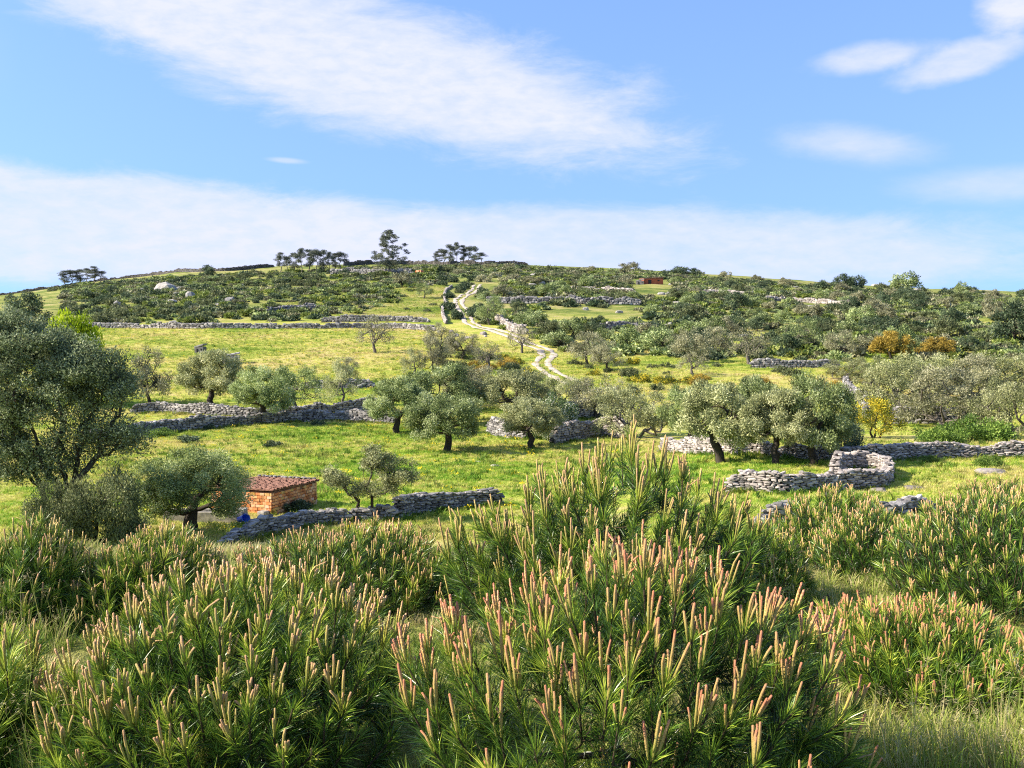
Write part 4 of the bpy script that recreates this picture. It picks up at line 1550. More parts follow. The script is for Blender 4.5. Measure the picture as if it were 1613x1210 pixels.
rock(262, 458, 34, 13, 'large tilted grey boulder on the upper left hill', None, seed=1)
rock(300, 472, 16, 14, 'narrow upright pale boulder between bushes on the left hill', None, seed=2)
rock(362, 478, 14, 11, 'white boulder among dark bushes at the middle of the left hill', None, seed=3)
rock(184, 484, 12, 10, 'small bluish boulder at the foot of the left hill', None, seed=4)
rock(1240, 777, 26, 4, 'flat pale slab on the grass before the round enclosure', None, d=53, seed=5, mat=STONE_PALE)
rock(1560, 745, 46, 7, 'wide pale heap of slabs on the grass by the long right wall', None, seed=6, mat=STONE_PALE)
rock(1384, 775, 26, 7, 'tumbled pale slab just below the round enclosure', None, seed=7, mat=STONE_PALE)
rock(1440, 770, 30, 5, 'flat pale slab right of the round enclosure', None, seed=8, mat=STONE_PALE)
rock(780, 735, 14, 3, 'small flat stone bedded in the meadow grass near the tall pine', None, seed=9)
rock(752, 728, 12, 2, 'thin flat stone in the meadow below the tree shadow', None, seed=10)
for i in range(75):
    px, py = [(R.uniform(900, 1500), R.uniform(446, 470)), (R.uniform(640, 900), R.uniform(428, 452)), (R.uniform(1040, 1560), R.uniform(448, 482)), (R.uniform(850, 1300), R.uniform(470, 560)), (R.uniform(220, 420), R.uniform(445, 500))][i % 5]
    rock(px, py, R.uniform(7, 18), R.uniform(2.5, 5), 'pale limestone outcrop half buried in the hill scrub', 'limestone outcrops on the hill', seed=100 + i)
for i in range(16):
    px, py = R.uniform(690, 770), R.uniform(524, 552)
    rock(px, py, R.uniform(5, 12), R.uniform(3, 6), 'pale block in the stone heap beside the bend of the track', 'stone heap beside the track', seed=200 + i, mat=STONE_PALE)


# ------------------------------------------------------------------ scrub and trees over the hill
def inside(px, py, poly):
    c = False
    n = len(poly)
    for i in range(n):
        x1, y1 = poly[i]
        x2, y2 = poly[i - 1]
        if (y1 > py) != (y2 > py) and px < (x2 - x1) * (py - y1) / (y2 - y1) + x1:
            c = not c
    return c


CLEAR = [
    [(985, 440), (1062, 440), (1055, 468), (1000, 468)],  # open ground: dry field, high green slope, fields beside the track
    [(150, 516), (690, 522), (690, 602), (150, 612)], [(520, 440), (690, 436), (700, 470), (692, 500), (540, 488), (430, 492), (350, 500), (420, 484)],
    [(850, 482), (1000, 488), (1040, 508), (880, 512)], [(870, 560), (1060, 562), (1300, 584), (1300, 600), (1040, 618), (905, 606)],
]


def near_track(px, py, m):
    return any(abs(px - a) < m * 1.6 and -m < py - b < m * 2.2 for a, b in TRACK_DENSE)


TRACK_DENSE = [tuple(p) for p in polyline(TRACK_PX, 4)]


def scatter(n, poly, keys, wm, group, label, name, cat, asp=(.5, .9), seed=0, pad=6, minsep=.55):
    rnd = random.Random(seed)
    xs, ys = [p[0] for p in poly], [p[1] for p in poly]
    done = []
    tries = 0
    while len(done) < n and tries < n * 60:
        tries += 1
        px, py = rnd.uniform(min(xs), max(xs)), rnd.uniform(min(ys), max(ys))
        if not inside(px, py, poly) or any(inside(px, py, c) for c in CLEAR) or near_track(px, py, pad):
            continue
        X, Y = hit(px, py)
        if Y > 690:
            continue
        w = rnd.uniform(*wm)
        if any((X - a) ** 2 + (Y - b) ** 2 < (minsep * (w + c)) ** 2 for a, b, c in done):
            continue
        done.append((X, Y, w * .5))
        key = rnd.choice(keys)
        pr = PROTO[key]
        sx = w / pr['w']
        sz = sx * rnd.uniform(*asp) * pr['w'] / pr['h']
        t = thing(name, label(px, py, key) if callable(label) else label, cat, (X, Y, hz(X, Y) - .05), rnd.uniform(0, 6.28), group)
        t.scale = (sx, sx * rnd.uniform(.85, 1.15), sz)
        if name.endswith('tree'):
            link('trunk', pr['trunk'], None, t)
        link('crown', pr['crown'], None, t)
    return done


TONE = {'hill0': 'grey', 'hill1': 'dark evergreen', 'hill2': 'olive green', 'hill3': 'dark evergreen', 'hill4': 'mid green', 'shrub0': 'mid green', 'shrub1': 'dark green', 'shrub2': 'mid green',
        'shrub3': 'grey', 'shrub4': 'dark green', 'shrub5': 'mid green', 'gorse0': 'yellow flowered', 'rust_low': 'rusty orange'}


def where_right(what):
    def f(px, py, key):
        h = 'high on' if py < 476 else 'halfway up' if py < 516 else 'at the foot of'
        l = 'beside the track' if px < 900 else 'below the red shed' if px < 1060 else 'between shed and oak pair' if px < 1260 else 'below the oak pair' if px < 1390 else 'below the tallest skyline tree' if px < 1500 else 'at the photo edge'
        return '%s %s %s the right hill, %s' % (TONE[key], what, h, l)
    return f


def where_left(px, py, key):
    h = 'high on' if py < 462 else 'low on'
    l = 'below the leftmost grove' if px < 230 else 'below the small skyline tree' if px < 400 else 'below the thick grove'
    return '%s shrub %s the left hill, %s' % (TONE[key], h, l)


def where_top(px, py, key):
    l = 'below the lone eucalyptus' if px < 680 else 'below the airy grove' if px < 780 else 'left of the red shed' if px < 1000 else 'right of the red shed'
    return '%s low shrub near the skyline, %s' % (TONE[key], l)


def where_field(place):
    def f(px, py, key):
        if 'right of the track' in place:
            l = 'near the two pale olives' if px < 980 else 'by the bright gorse strip' if px < 1100 else 'behind the tight olive clump' if px < 1200 else 'near the short hill foot wall'
        elif 'rough' in place:
            l = ('by the stone heap' if px < 740 else 'beside the ruts') if py < 578 else ('above the leaning olive' if px < 720 else 'above the broad bushy olive')
        elif 'slope' in place:
            l = 'left part' if px < 590 else 'middle' if px < 645 else 'next to the track wall'
        elif 'dry field' in place:
            l = 'near the stone shelters' if px < 420 else 'near the lone bare tree'
        else:
            l = 'lowest part' if px < 60 else 'next to the leftmost grove'
        return '%s bush %s, %s' % (TONE[key], place, l)
    return f


HILL_R = [(760, 470), (830, 440), (1000, 440), (1200, 452), (1400, 466), (1640, 472), (1640, 560), (1380, 560), (1180, 566), (1050, 560), (900, 556), (800, 515)]
HILL_L = [(110, 512), (150, 452), (300, 436), (430, 428), (560, 430), (560, 480), (430, 494), (300, 508)]
scatter(120, HILL_R, ['hill0', 'hill1', 'hill2', 'hill0', 'hill2', 'hill4'], (3.4, 6.0), 'trees over the right hill', where_right('tree'), 'hill_tree', 'tree', (.62, .9), 1)
scatter(95, HILL_R, ['shrub0', 'shrub1', 'shrub2', 'shrub4', 'shrub5'], (2.2, 4.6), 'shrubs over the right hill', where_right('shrub'), 'hill_shrub', 'shrub', (.45, .75), 2)
scatter(85, HILL_L, ['shrub0', 'shrub1', 'shrub2', 'shrub4', 'shrub5'], (2.5, 5.5), 'shrubs over the left hill', where_left, 'hill_shrub', 'shrub', (.45, .7), 3)
scatter(60, [(540, 422), (700, 420), (1000, 424), (1200, 440), (1200, 456), (980, 448), (800, 446), (560, 434)], ['shrub0', 'shrub2', 'shrub3', 'hill0', 'shrub5'], (3, 7), 'shrubs near the middle skyline',
        where_top, 'hill_shrub', 'shrub', (.35, .55), 4)
scatter(42, [(1150, 445), (1613, 462), (1640, 475), (1150, 456)], ['shrub0', 'shrub1', 'hill0', 'shrub4'], (3, 6), 'shrubs along the right skyline', where_right('skyline shrub'), 'hill_shrub', 'shrub', (.5, .8), 5)
scatter(20, [(690, 436), (760, 440), (760, 500), (700, 505), (706, 470)], ['shrub1', 'shrub4', 'shrub0'], (2.5, 4.5), 'dark bushes between track and wall', 'dark bush between the upper track and its wall', 'hill_shrub', 'shrub', (.5, .8), 6, pad=5)
scatter(34, [(640, 545), (860, 560), (850, 600), (770, 610), (620, 606)], ['shrub0', 'shrub2', 'shrub5', 'gorse0', 'rust_low'], (1.2, 3.2), 'bushes in the rough patch below the track', where_field('in the rough patch'),
        'field_bush', 'shrub', (.4, .7), 7, pad=8)
CLEAR.pop()
scatter(30, [(870, 570), (1100, 570), (1330, 590), (1330, 622), (1040, 625), (915, 612)], ['shrub0', 'shrub2', 'gorse0', 'shrub5', 'rust_low'], (1.2, 3.0), 'bushes in the field right of the track', where_field('in the field right of the track'),
        'field_bush', 'shrub', (.4, .6), 8, pad=8)
CLEAR.pop(2)
scatter(16, [(530, 445), (690, 442), (690, 495), (560, 486)], ['shrub0', 'shrub1', 'shrub5'], (1.5, 3.5), 'bushes on the high green slope', where_field('on the high green slope'), 'field_bush', 'shrub', (.35, .6), 9, pad=4)
scatter(16, [(-20, 470), (100, 450), (160, 444), (160, 452), (60, 466), (-20, 478)], ['shrub0', 'shrub1', 'shrub5'], (2.5, 4.5), 'shrubs on the far left skyline', where_field('on the falling end of the left skyline'), 'field_bush', 'shrub', (.4, .6), 10, pad=4)
scatter(14, [(170, 520), (680, 524), (680, 600), (170, 608)], ['shrub0', 'shrub5', 'rust_low', 'gorse0'], (.8, 1.8), 'small bushes in the dry field', where_field('in the upper dry field'), 'field_bush', 'shrub', (.4, .6), 11, pad=4)
GORSE = [(1005, 602, 34, 585, 'orange yellow gorse at the left end of the bright strip'), (1050, 604, 40, 590, 'yellow gorse in the middle of the bright strip'), (1085, 604, 30, 589, 'brightest yellow gorse at the right end of the strip'),
         (800, 578, 34, 563, 'orange gorse beside the cart track'), (770, 582, 26, 570, 'rusty gorse left of the orange gorse'), (250, 688, 40, 672, 'fresh green bush at the foot of the meadow wall'),
         (290, 697, 44, 684, 'low dark green bush in the meadow near the round olive'), (428, 704, 30, 692, 'single small dark bush alone in the meadow'), (330, 676, 28, 664, 'dark bush against the meadow wall'),
         (500, 670, 22, 660, 'grassy bush against the meadow wall near the dome olive'), (470, 806, 50, 785, 'dark weeds against the shaded hut wall'), (1470, 730, 34, 716, 'green bush in front of the long right wall'),
         (1560, 735, 40, 716, 'leafy green weed clump at the right wall')]
for i, (px, by, w, ty, lb) in enumerate(GORSE):
    key = 'gorse0' if 'yellow' in lb else 'rust_low' if ('orange' in lb or 'rusty' in lb) else 'fresh0' if 'green' in lb and 'dark' not in lb else 'shrub1'
    plant(key, px, by, w, ty, lb, 'gorse_bush' if 'gorse' in lb else 'low_bush', 'bush')


# ------------------------------------------------------------------ young pines with upright candles
def candle_shapes():
    out = []
    rng = np.random.default_rng(12)
    sides, rings = 6, 5
    for k in range(7):
        bend = [.0, .03, .06, .04, .10, .02, .34][k]
        tip = [.0, .0, .02, .05, .12, .0, .30][k]
        V, al = [], []
        for i in range(rings):
            t = i / (rings - 1)
            r = [.72, .92, 1.0, .98, .80][i]
            cx = bend * t * t + (tip * max(0, t - .7) / .3 if tip else 0)
            for j in range(sides):
                a = 2 * math.pi * j / sides + i * .5
                V.append((cx + r * .048 * math.cos(a), r * .048 * math.sin(a), t * .97 * (1 - .35 * tip)))
                al.append(t)
        V.append((bend + tip * 1.05, 0, 1.0 * (1 - .4 * tip)))
        al.append(1)
        F4 = [(i * sides + j, i * sides + (j + 1) % sides, (i + 1) * sides + (j + 1) % sides, (i + 1) * sides + j) for i in range(rings - 1) for j in range(sides)]
        F3 = [((rings - 1) * sides + j, (rings - 1) * sides + (j + 1) % sides, rings * sides) for j in range(sides)]
        out.append((np.array(V), np.array(F4), np.array(F3), np.array(al)))
    return out


CSH = candle_shapes()


def candle_mesh(V, F4, F3, al, mat=None):
    me = mesh('candle', V, [F4, F3], True, mats=[mat or CANDLE_PINK])
    a = me.attributes.new('along', 'FLOAT', 'POINT')
    a.data.foreach_set('value', np.asarray(al, np.float32))
    return me


CME = {m.name: [candle_mesh(*c, m) for c in CSH] for m in (CANDLE_PINK, CANDLE_GREEN)}


def build_pine(label, d, prof, ry=.55, n=110, needles=130, nl=.115, nw=.0026, clen=(.10, .20), crad=1.0, per=(3, 6), singles=300, seed=0, yellow=0.0, trunk_px=None, front=.6,
               low=.28, candle_share=.5, name='young_pine', sep=1.0, cmat=None, cfade=.35):
    cmat = cmat or CANDLE_GREEN
    rng = np.random.default_rng(3000 + seed)
    pxs = np.array([p[0] for p in prof], float)
    pys = np.array([p[1] for p in prof], float)
    tpx = trunk_px if trunk_px is not None else pxs.mean()
    bx = at(tpx, d, 950)
    gz = hz(bx, d)
    root = thing(name, label, 'pine', (bx, d, gz))
    half = (at(pxs[-1], d, 950) - at(pxs[0], d, 950)) / 2
    midx = (at(pxs[-1], d, 950) + at(pxs[0], d, 950)) / 2 - bx
    shoots = []
    tries = 0
    while len(shoots) < n and tries < n * 40:
        tries += 1
        px = rng.uniform(pxs[0], pxs[-1])
        v = rng.uniform(-1, 1)
        if v > .25 and rng.random() < front:
            v = -v
        u = (px - (pxs[0] + pxs[-1]) / 2) / ((pxs[-1] - pxs[0]) / 2)
        if abs(v) > math.sqrt(max(0.03, 1 - u * u)) * 1.05:
            continue
        ztop = zpix(np.interp(px, pxs, pys), d) - gz          # height of the candle tips over this bearing
        env = ztop * (1 - .52 * v * v)
        lvl = 1.0
        if rng.random() < .56:
            lvl = rng.uniform(low, .92)
        L = rng.uniform(*clen) * (.55 + .45 * lvl)
        z = env * lvl - L * 1.1 - (rng.uniform(0, .10) if lvl == 1 else 0)
        if z < .10:
            continue
        # the lower whorls reach outwards
        spread_ = 1.0 if lvl == 1 else (1.0 + .12 * (1 - lvl))
        x = (at(px, d, 950) - bx - midx) * spread_ + midx
        y = v * ry * spread_
        if lvl < 1 and abs(u) < .7 and v > (-.35 if lvl < .5 else .1):
            continue
        p = np.array([x, y, z])
        if any(np.sum((p - s[0]) ** 2) < (.075 * sep * (d / 4 if d < 8 else 1.6)) ** 2 for s in shoots):
            continue
        outw = np.array([u * .55, v * .55, 0])
        dr = np.array([0, 0, 1.0]) + outw * (1.0 + 1.4 * (1 - lvl)) + rng.normal(0, .12, 3)
        dr /= np.linalg.norm(dr)
        shoots.append((p, dr, lvl, L, rng.random()))
    # trunk and limbs
    tg = np.array([s[0] - s[1] * .16 for s in shoots])
    hmax = tg[:, 2].max()
    paths = grow((0, 0, -.1), (midx * .15, 0, max(.16, hmax * .22)), tg, .022 + .012 * hmax, rng, bend=.10, rise=.10, rmin=.0035, power=.5)
    paths += [([s[0] - s[1] * .17, s[0] - s[1] * .08, s[0]], [.0042, .004, .0036]) for s in shoots]
    tv, tf = tubes(paths, 5)
    link('trunk', mesh('pine_trunk', tv, tf, True), PINE_BARK, root)
    # needles
    CC, DD, LL, TT = [], [], [], []
    for p, dr, lvl, L, sr in shoots:
        m = int(needles * rng.uniform(.8, 1.2))
        t = rng.random(m) ** .8
        ref = np.array([1.0, 0, 0]) if abs(dr[0]) < .8 else np.array([0, 1.0, 0])
        A = np.cross(dr, ref)
        A /= np.linalg.norm(A)
        B = np.cross(dr, A)
        ph = rng.uniform(0, 6.283, m)
        ang = np.radians(rng.normal(46, 13, m)) - t * math.radians(18)
        rad = A[None] * np.cos(ph)[:, None] + B[None] * np.sin(ph)[:, None]
        D = dr[None] * np.cos(ang)[:, None] + rad * np.sin(ang)[:, None]
        D = norm(D + np.array([0, 0, .10]))
        CC.append(p[None] - dr[None] * ((1 - t) * .25)[:, None] + rad * .004)
        DD.append(D)
        LL.append(nl * rng.uniform(.7, 1.2, m) * (.85 + .3 * sr))
        TT.append(np.clip(.02 + .40 * t * t + .40 * sr * sr + rng.normal(0, .17, m) + yellow - .14 * (1 - lvl), 0, 1))  # paler ends; twig bases and lower shoots darkened as painted inner shade
    # old needles back along the limbs, tinted near black to paint in the shade inside
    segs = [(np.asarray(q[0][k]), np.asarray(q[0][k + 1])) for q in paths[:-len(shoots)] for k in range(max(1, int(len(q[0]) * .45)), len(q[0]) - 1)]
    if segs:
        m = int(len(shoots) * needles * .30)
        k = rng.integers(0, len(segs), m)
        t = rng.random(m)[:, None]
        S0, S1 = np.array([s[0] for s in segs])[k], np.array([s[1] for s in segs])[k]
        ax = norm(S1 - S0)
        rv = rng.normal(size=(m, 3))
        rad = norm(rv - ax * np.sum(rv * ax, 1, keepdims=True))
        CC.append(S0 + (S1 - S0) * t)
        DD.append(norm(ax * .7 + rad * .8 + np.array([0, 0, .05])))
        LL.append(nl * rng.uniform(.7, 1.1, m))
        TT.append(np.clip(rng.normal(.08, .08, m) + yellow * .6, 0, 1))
    CC, DD, LL, TT = map(np.concatenate, (CC, DD, LL, TT))
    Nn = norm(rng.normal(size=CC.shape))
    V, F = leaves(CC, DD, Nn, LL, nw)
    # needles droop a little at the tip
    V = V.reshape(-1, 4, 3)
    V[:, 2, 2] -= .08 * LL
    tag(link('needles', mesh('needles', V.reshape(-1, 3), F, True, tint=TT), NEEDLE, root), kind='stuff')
    # candles
    items = []
    for p, dr, lvl, L, sr in shoots:
        if rng.random() > (1.0 - cfade * max(0, -p[1] / ry) if lvl == 1 else candle_share * lvl):
            continue
        m = int(rng.integers(per[0], per[1] + 1)) if lvl == 1 else int(rng.integers(1, 5))
        for q in range(m):
            l = L * (1.0 if q == 0 else rng.uniform(.45, .88))
            a = rng.uniform(0, 6.283) + q * 2.4
            tl = .04 if q == 0 else rng.uniform(.12, .36)
            dirv = norm(dr * .45 + np.array([0, 0, .75]) + np.array([math.cos(a), math.sin(a), 0]) * tl)
            pos = p + np.array([math.cos(a), math.sin(a), 0]) * (.004 if q == 0 else .012) - dr * .01
            rr = rng.uniform(.0046, .0065) * crad * (.8 + .2 * lvl) * (1.0 if q == 0 else .88)
            kk = int(rng.choice(7, p=[.25, .22, .18, .14, .09, .10, .02]))
            items.append((pos, dirv, l, rr / .048, kk, rng.uniform(0, 6.28)))
    items.sort(key=lambda it: it[0][1] - it[0][2] * .5)
    VV, F4, F3, AL, off = [], [], [], [], 0
    for i, (pos, dirv, l, r_, kk, tw) in enumerate(items):
        M = Vector(dirv).to_track_quat('Z', 'Y').to_matrix() @ Matrix.Rotation(tw, 3, 'Z')
        if i < singles:
            o = link('candle', CME[cmat.name][kk], None, root)
            o.location = pos
            o.rotation_euler = M.to_euler()
            o.scale = (r_, r_, l)
        else:
            Vc, f4, f3, al = CSH[kk]
            VV.append((Vc * np.array([r_, r_, l])) @ np.array(M).T + pos)
            F4.append(f4 + off)
            F3.append(f3 + off)
            AL.append(al)
            off += len(Vc)
    if VV:
        me = candle_mesh(np.concatenate(VV), np.concatenate(F4), np.concatenate(F3), np.concatenate(AL), cmat)
        tag(link('candles', me, None, root), kind='stuff')
    return root


# front pine, the widest
build_pine('widest young pine with thick salmon candles, front and centre', 3.7,
           [(622, 985), (645, 945), (700, 930), (745, 895), (800, 885), (850, 845), (905, 850), (950, 812), (1005, 795), (1060, 812), (1120, 840), (1175, 850), (1215, 890), (1262, 905), (1310, 950), (1345, 1010)],
           ry=.62, n=200, needles=165, nl=.098, nw=.0030, clen=(.11, .20), per=(3, 6), cfade=.15, seed=1, trunk_px=985, low=.18, cmat=CANDLE_PINK)
build_pine('broad young pine with yellow green candles, front left', 4.15,
           [(85, 1060), (110, 985), (170, 955), (215, 900), (270, 868), (330, 858), (400, 846), (460, 855), (520, 868), (580, 905), (625, 950), (655, 1000)],
           ry=.72, n=230, needles=150, nl=.092, nw=.0032, clen=(.10, .17), per=(3, 7), cfade=.1, seed=2, trunk_px=390, low=.2)
build_pine('tallest young pine, its candles pointed against the olives', 6.0,
           [(700, 790), (745, 775), (810, 770), (835, 702), (880, 686), (920, 690), (950, 655), (990, 636), (1030, 660), (1075, 690), (1120, 712), (1145, 735), (1185, 750), (1205, 800)],
           ry=.75, n=190, needles=140, nl=.105, nw=.004, clen=(.14, .27), crad=1.05, per=(3, 6), seed=3, trunk_px=965, low=.3)
build_pine('low bright young pine with pink candles before the tall grass, lower right', 4.95,
           [(1290, 985), (1320, 945), (1370, 925), (1420, 930), (1470, 925), (1520, 930), (1570, 945), (1605, 990)],
           ry=.55, n=220, needles=150, nl=.09, nw=.0034, clen=(.07, .125), crad=.9, per=(3, 5), singles=300, seed=4, trunk_px=1450, cmat=CANDLE_PINK, yellow=-.02, low=.15, sep=.75)
build_pine('wide young pine at the right photo edge behind the low bright pine', 6.6,
           [(1402, 920), (1420, 858), (1455, 815), (1510, 776), (1570, 758), (1625, 758), (1690, 800), (1735, 880)],
           ry=.9, n=400, needles=80, nl=.082, nw=.0036, clen=(.06, .105), crad=.78, per=(2, 4), singles=0, seed=5, cfade=.6, candle_share=.3, trunk_px=1560, low=.15, yellow=-.20, sep=.65)
build_pine('round young pine between two right hand pines', 8.0,
           [(1285, 890), (1300, 840), (1335, 792), (1380, 778), (1420, 805), (1440, 880)],
           ry=.7, n=240, needles=75, nl=.085, nw=.0042, clen=(.06, .11), crad=.82, per=(2, 4), singles=0, seed=6, cfade=.6, candle_share=.3, low=.2, yellow=-.20, sep=.6)
build_pine('small far pine below the round stone enclosure', 9.4,
           [(1208, 850), (1232, 800), (1280, 758), (1335, 748), (1380, 774), (1400, 840)],
           ry=.8, n=230, needles=70, nl=.09, nw=.0048, clen=(.07, .12), crad=.9, per=(2, 4), singles=0, seed=7, cfade=.6, candle_share=.3, low=.25, yellow=-.15, sep=.6)
build_pine('farthest pine at the right photo edge by the grass', 10.,
           [(1455, 800), (1500, 758), (1560, 743), (1620, 743), (1690, 770)],
           ry=.9, n=230, needles=70, nl=.09, nw=.005, clen=(.07, .12), crad=.9, per=(2, 4), singles=0, seed=8, cfade=.6, candle_share=.3, low=.25, yellow=-.15, sep=.6)
build_pine('dark upright pine at the left edge under the big tree', 6.0,
           [(-60, 860), (-20, 830), (20, 805), (55, 792), (90, 805), (115, 850), (130, 900)],
           ry=.6, n=170, needles=130, nl=.10, nw=.0038, clen=(.10, .19), per=(3, 6), singles=150, seed=9, low=.15, yellow=-.12, crad=.85, sep=.75)
build_pine('mid left pine with thick rows of pinkish candles', 6.3,
           [(95, 925), (130, 870), (180, 838), (230, 812), (270, 815), (310, 840), (345, 870)],
           ry=.7, n=230, needles=110, nl=.09, nw=.0038, clen=(.08, .14), crad=.82, per=(3, 5), singles=200, seed=10, low=.15, yellow=-.08, sep=.7)
build_pine('wide dark pine behind the broad front left pine', 6.9,
           [(330, 870), (400, 850), (450, 828), (520, 815), (590, 800), (640, 815), (690, 840), (730, 880)],
           ry=.85, n=280, needles=95, nl=.09, nw=.0038, clen=(.07, .13), crad=.82, per=(3, 5), singles=200, seed=11, low=.15, yellow=-.10, sep=.7, trunk_px=560)
build_pine('cropped pine in the lower left corner', 4.1,
           [(-130, 1010), (-60, 965), (-10, 955), (30, 970), (60, 1020), (80, 1070)],
           ry=.45, n=50, needles=150, nl=.12, nw=.0034, clen=(.08, .15), per=(2, 5), singles=100, seed=12, low=.25, yellow=.1)
build_pine('cropped pine at the right photo edge beside the tall grass', 4.5,
           [(1575, 1060), (1610, 1010), (1660, 990), (1720, 1010), (1770, 1060)],
           ry=.4, n=40, needles=150, nl=.12, nw=.0034, clen=(.08, .14), per=(2, 5), singles=60, seed=13, low=.3)
build_pine('dark pine in the shade right of the tallest pine', 6.8,
           [(1120, 840), (1160, 815), (1200, 800), (1235, 815), (1262, 850), (1275, 890)],
           ry=.6, n=190, needles=110, nl=.09, nw=.004, clen=(.07, .12), crad=.8, per=(2, 4), singles=0, seed=14, low=.15, yellow=-.12, sep=.7)
build_pine('small yellowish pine behind the widest front pine', 6.2,
           [(1245, 960), (1265, 930), (1300, 918), (1335, 925), (1355, 960)],
           ry=.35, n=36, needles=120, nl=.11, nw=.004, clen=(.09, .14), per=(3, 5), singles=60, seed=15, low=.4, yellow=.2)
build_pine('dark low pine under the right side of the widest pine', 3.7,
           [(1150, 1190), (1200, 1150), (1260, 1120), (1320, 1125), (1365, 1160), (1385, 1200)],
           ry=.3, n=36, needles=170, nl=.12, nw=.0028, clen=(.05, .10), per=(1, 2), singles=40, seed=16, low=.3, candle_share=.15)


# ------------------------------------------------------------------ grass and ground cover (nobody could count it)
def scatter_stuff(name, label, cat, protos, mats, pts, rotz, scale, var, tilt=None):
    """prototypes and points live in one mesh; geometry nodes set a prototype on every point"""
    VV, FF, TT, MI, pid, off = [], [], [], [], [], 0
    for k, (V, F, T) in enumerate(protos):
        VV.append(V)
        FF.append(F + off)
        TT.append(T)
        MI.append(np.full(len(F), k if len(mats) > 1 else 0))
        pid.append(np.full(len(V), k))
        off += len(V)
    n = len(pts)
    VV.append(pts)
    pid.append(np.full(n, -1))
    me = mesh(name, np.concatenate(VV), FF, False, tint=np.concatenate(TT), mats=mats, mat_idx=np.concatenate(MI))
    nv = off + n

    def add(nm, ty, arr, key='value'):
        a = me.attributes.new(nm, ty, 'POINT')
        a.data.foreach_set(key, arr)
    add('pid', 'INT', np.concatenate(pid).astype(np.int32))
    z = np.zeros(off)
    add('var', 'INT', np.concatenate([z - 1, var]).astype(np.int32))
    add('scl', 'FLOAT', np.concatenate([z, scale]).astype(np.float32))
    tl = tilt if tilt is not None else np.zeros((n, 2))
    rot = np.zeros((nv, 3), np.float32)
    rot[off:, 0:2] = tl
    rot[off:, 2] = rotz
    add('rot', 'FLOAT_VECTOR', rot.ravel(), 'vector')
    o = link(name, me)
    tag(o, label, cat, kind='stuff')
    ng = bpy.data.node_groups.new(name, 'GeometryNodeTree')
    ng.interface.new_socket('Geometry', in_out='INPUT', socket_type='NodeSocketGeometry')
    ng.interface.new_socket('Geometry', in_out='OUTPUT', socket_type='NodeSocketGeometry')
    N, L = ng.nodes.new, ng.links.new
    gi, go = N('NodeGroupInput'), N('NodeGroupOutput')
    join = N('GeometryNodeJoinGeometry')

    def nattr(nm, ty):
        a = N('GeometryNodeInputNamedAttribute')
        a.data_type = ty
        a.inputs['Name'].default_value = nm
        return a.outputs['Attribute']

    def eq(sock, v):
        c = N('FunctionNodeCompare')
        c.data_type = 'INT'
        c.operation = 'EQUAL'
        L(sock, c.inputs[2])
        c.inputs[3].default_value = v
        return c.outputs[0]
    for k in range(len(protos)):
        s1 = N('GeometryNodeSeparateGeometry')
        s1.domain = 'POINT'
        L(gi.outputs[0], s1.inputs[0])
        L(eq(nattr('pid', 'INT'), k), s1.inputs['Selection'])
        s2 = N('GeometryNodeSeparateGeometry')
        s2.domain = 'POINT'
        L(gi.outputs[0], s2.inputs[0])
        L(eq(nattr('var', 'INT'), k), s2.inputs['Selection'])
        ip = N('GeometryNodeInstanceOnPoints')
        L(s2.outputs[0], ip.inputs['Points'])
        L(s1.outputs[0], ip.inputs['Instance'])
        e2r = N('FunctionNodeEulerToRotation')
        L(nattr('rot', 'FLOAT_VECTOR'), e2r.inputs[0])
        L(e2r.outputs[0], ip.inputs['Rotation'])
        cx = N('ShaderNodeCombineXYZ')
        sc = nattr('scl', 'FLOAT')
        for q in range(3):
            L(sc, cx.inputs[q])
        L(cx.outputs[0], ip.inputs['Scale'])
        L(ip.outputs[0], join.inputs[0])
    L(join.outputs[0], go.inputs[0])
    md = o.modifiers.new('scatter', 'NODES')
    md.node_group = ng
    return o


def tuft(rng, n, h, w, spread_, bend, seed_heads=0):
    """blades of three quads that bow outwards"""
    V, F, T = [], [], []
    for i in range(n):
        a = rng.uniform(0, 6.283)
        r = spread_ * math.sqrt(rng.random())
        b = np.array([r * math.cos(a + 1), r * math.sin(a + 1), -.02])
        d = np.array([math.cos(a), math.sin(a), 0])
        s = np.array([-d[1], d[0], 0]) if rng.random() < .6 else np.array([1, 0, 0.])
        hh = h * rng.uniform(.5, 1.15)
        bd = bend * rng.uniform(.2, 1.3)
        k0 = len(V)
        for j, t in enumerate((0, .4, .75, 1.0)):
            p = b + d * bd * hh * t * t + np.array([0, 0, hh * t * (1 - .25 * bd * t)])
            wd = w * (1, .9, .6, .08)[j]
            V += [p - s * wd, p + s * wd]
        for j in range(3):
            F.append((k0 + 2 * j, k0 + 2 * j + 1, k0 + 2 * j + 3, k0 + 2 * j + 2))
        T += [rng.random()] * 3
        if rng.random() < seed_heads:
            p = np.array(V[-1])
            for q in range(7):
                e = norm(d * .5 + rng.normal(0, .5, 3) + np.array([0, 0, -.1]))
                sd = norm(np.cross(e, rng.normal(size=3)))
                L_ = h * rng.uniform(.05, .10)
                k0 = len(V)
                pp = p - np.array([0, 0, q * .012 * h])
                V += [pp, pp + e * L_ * .4 + sd * w * .55, pp + e * L_, pp + e * L_ * .4 - sd * w * .55]
                F.append((k0, k0 + 1, k0 + 2, k0 + 3))
                T.append(1.6)
    return np.array(V), np.array(F), np.array(T)


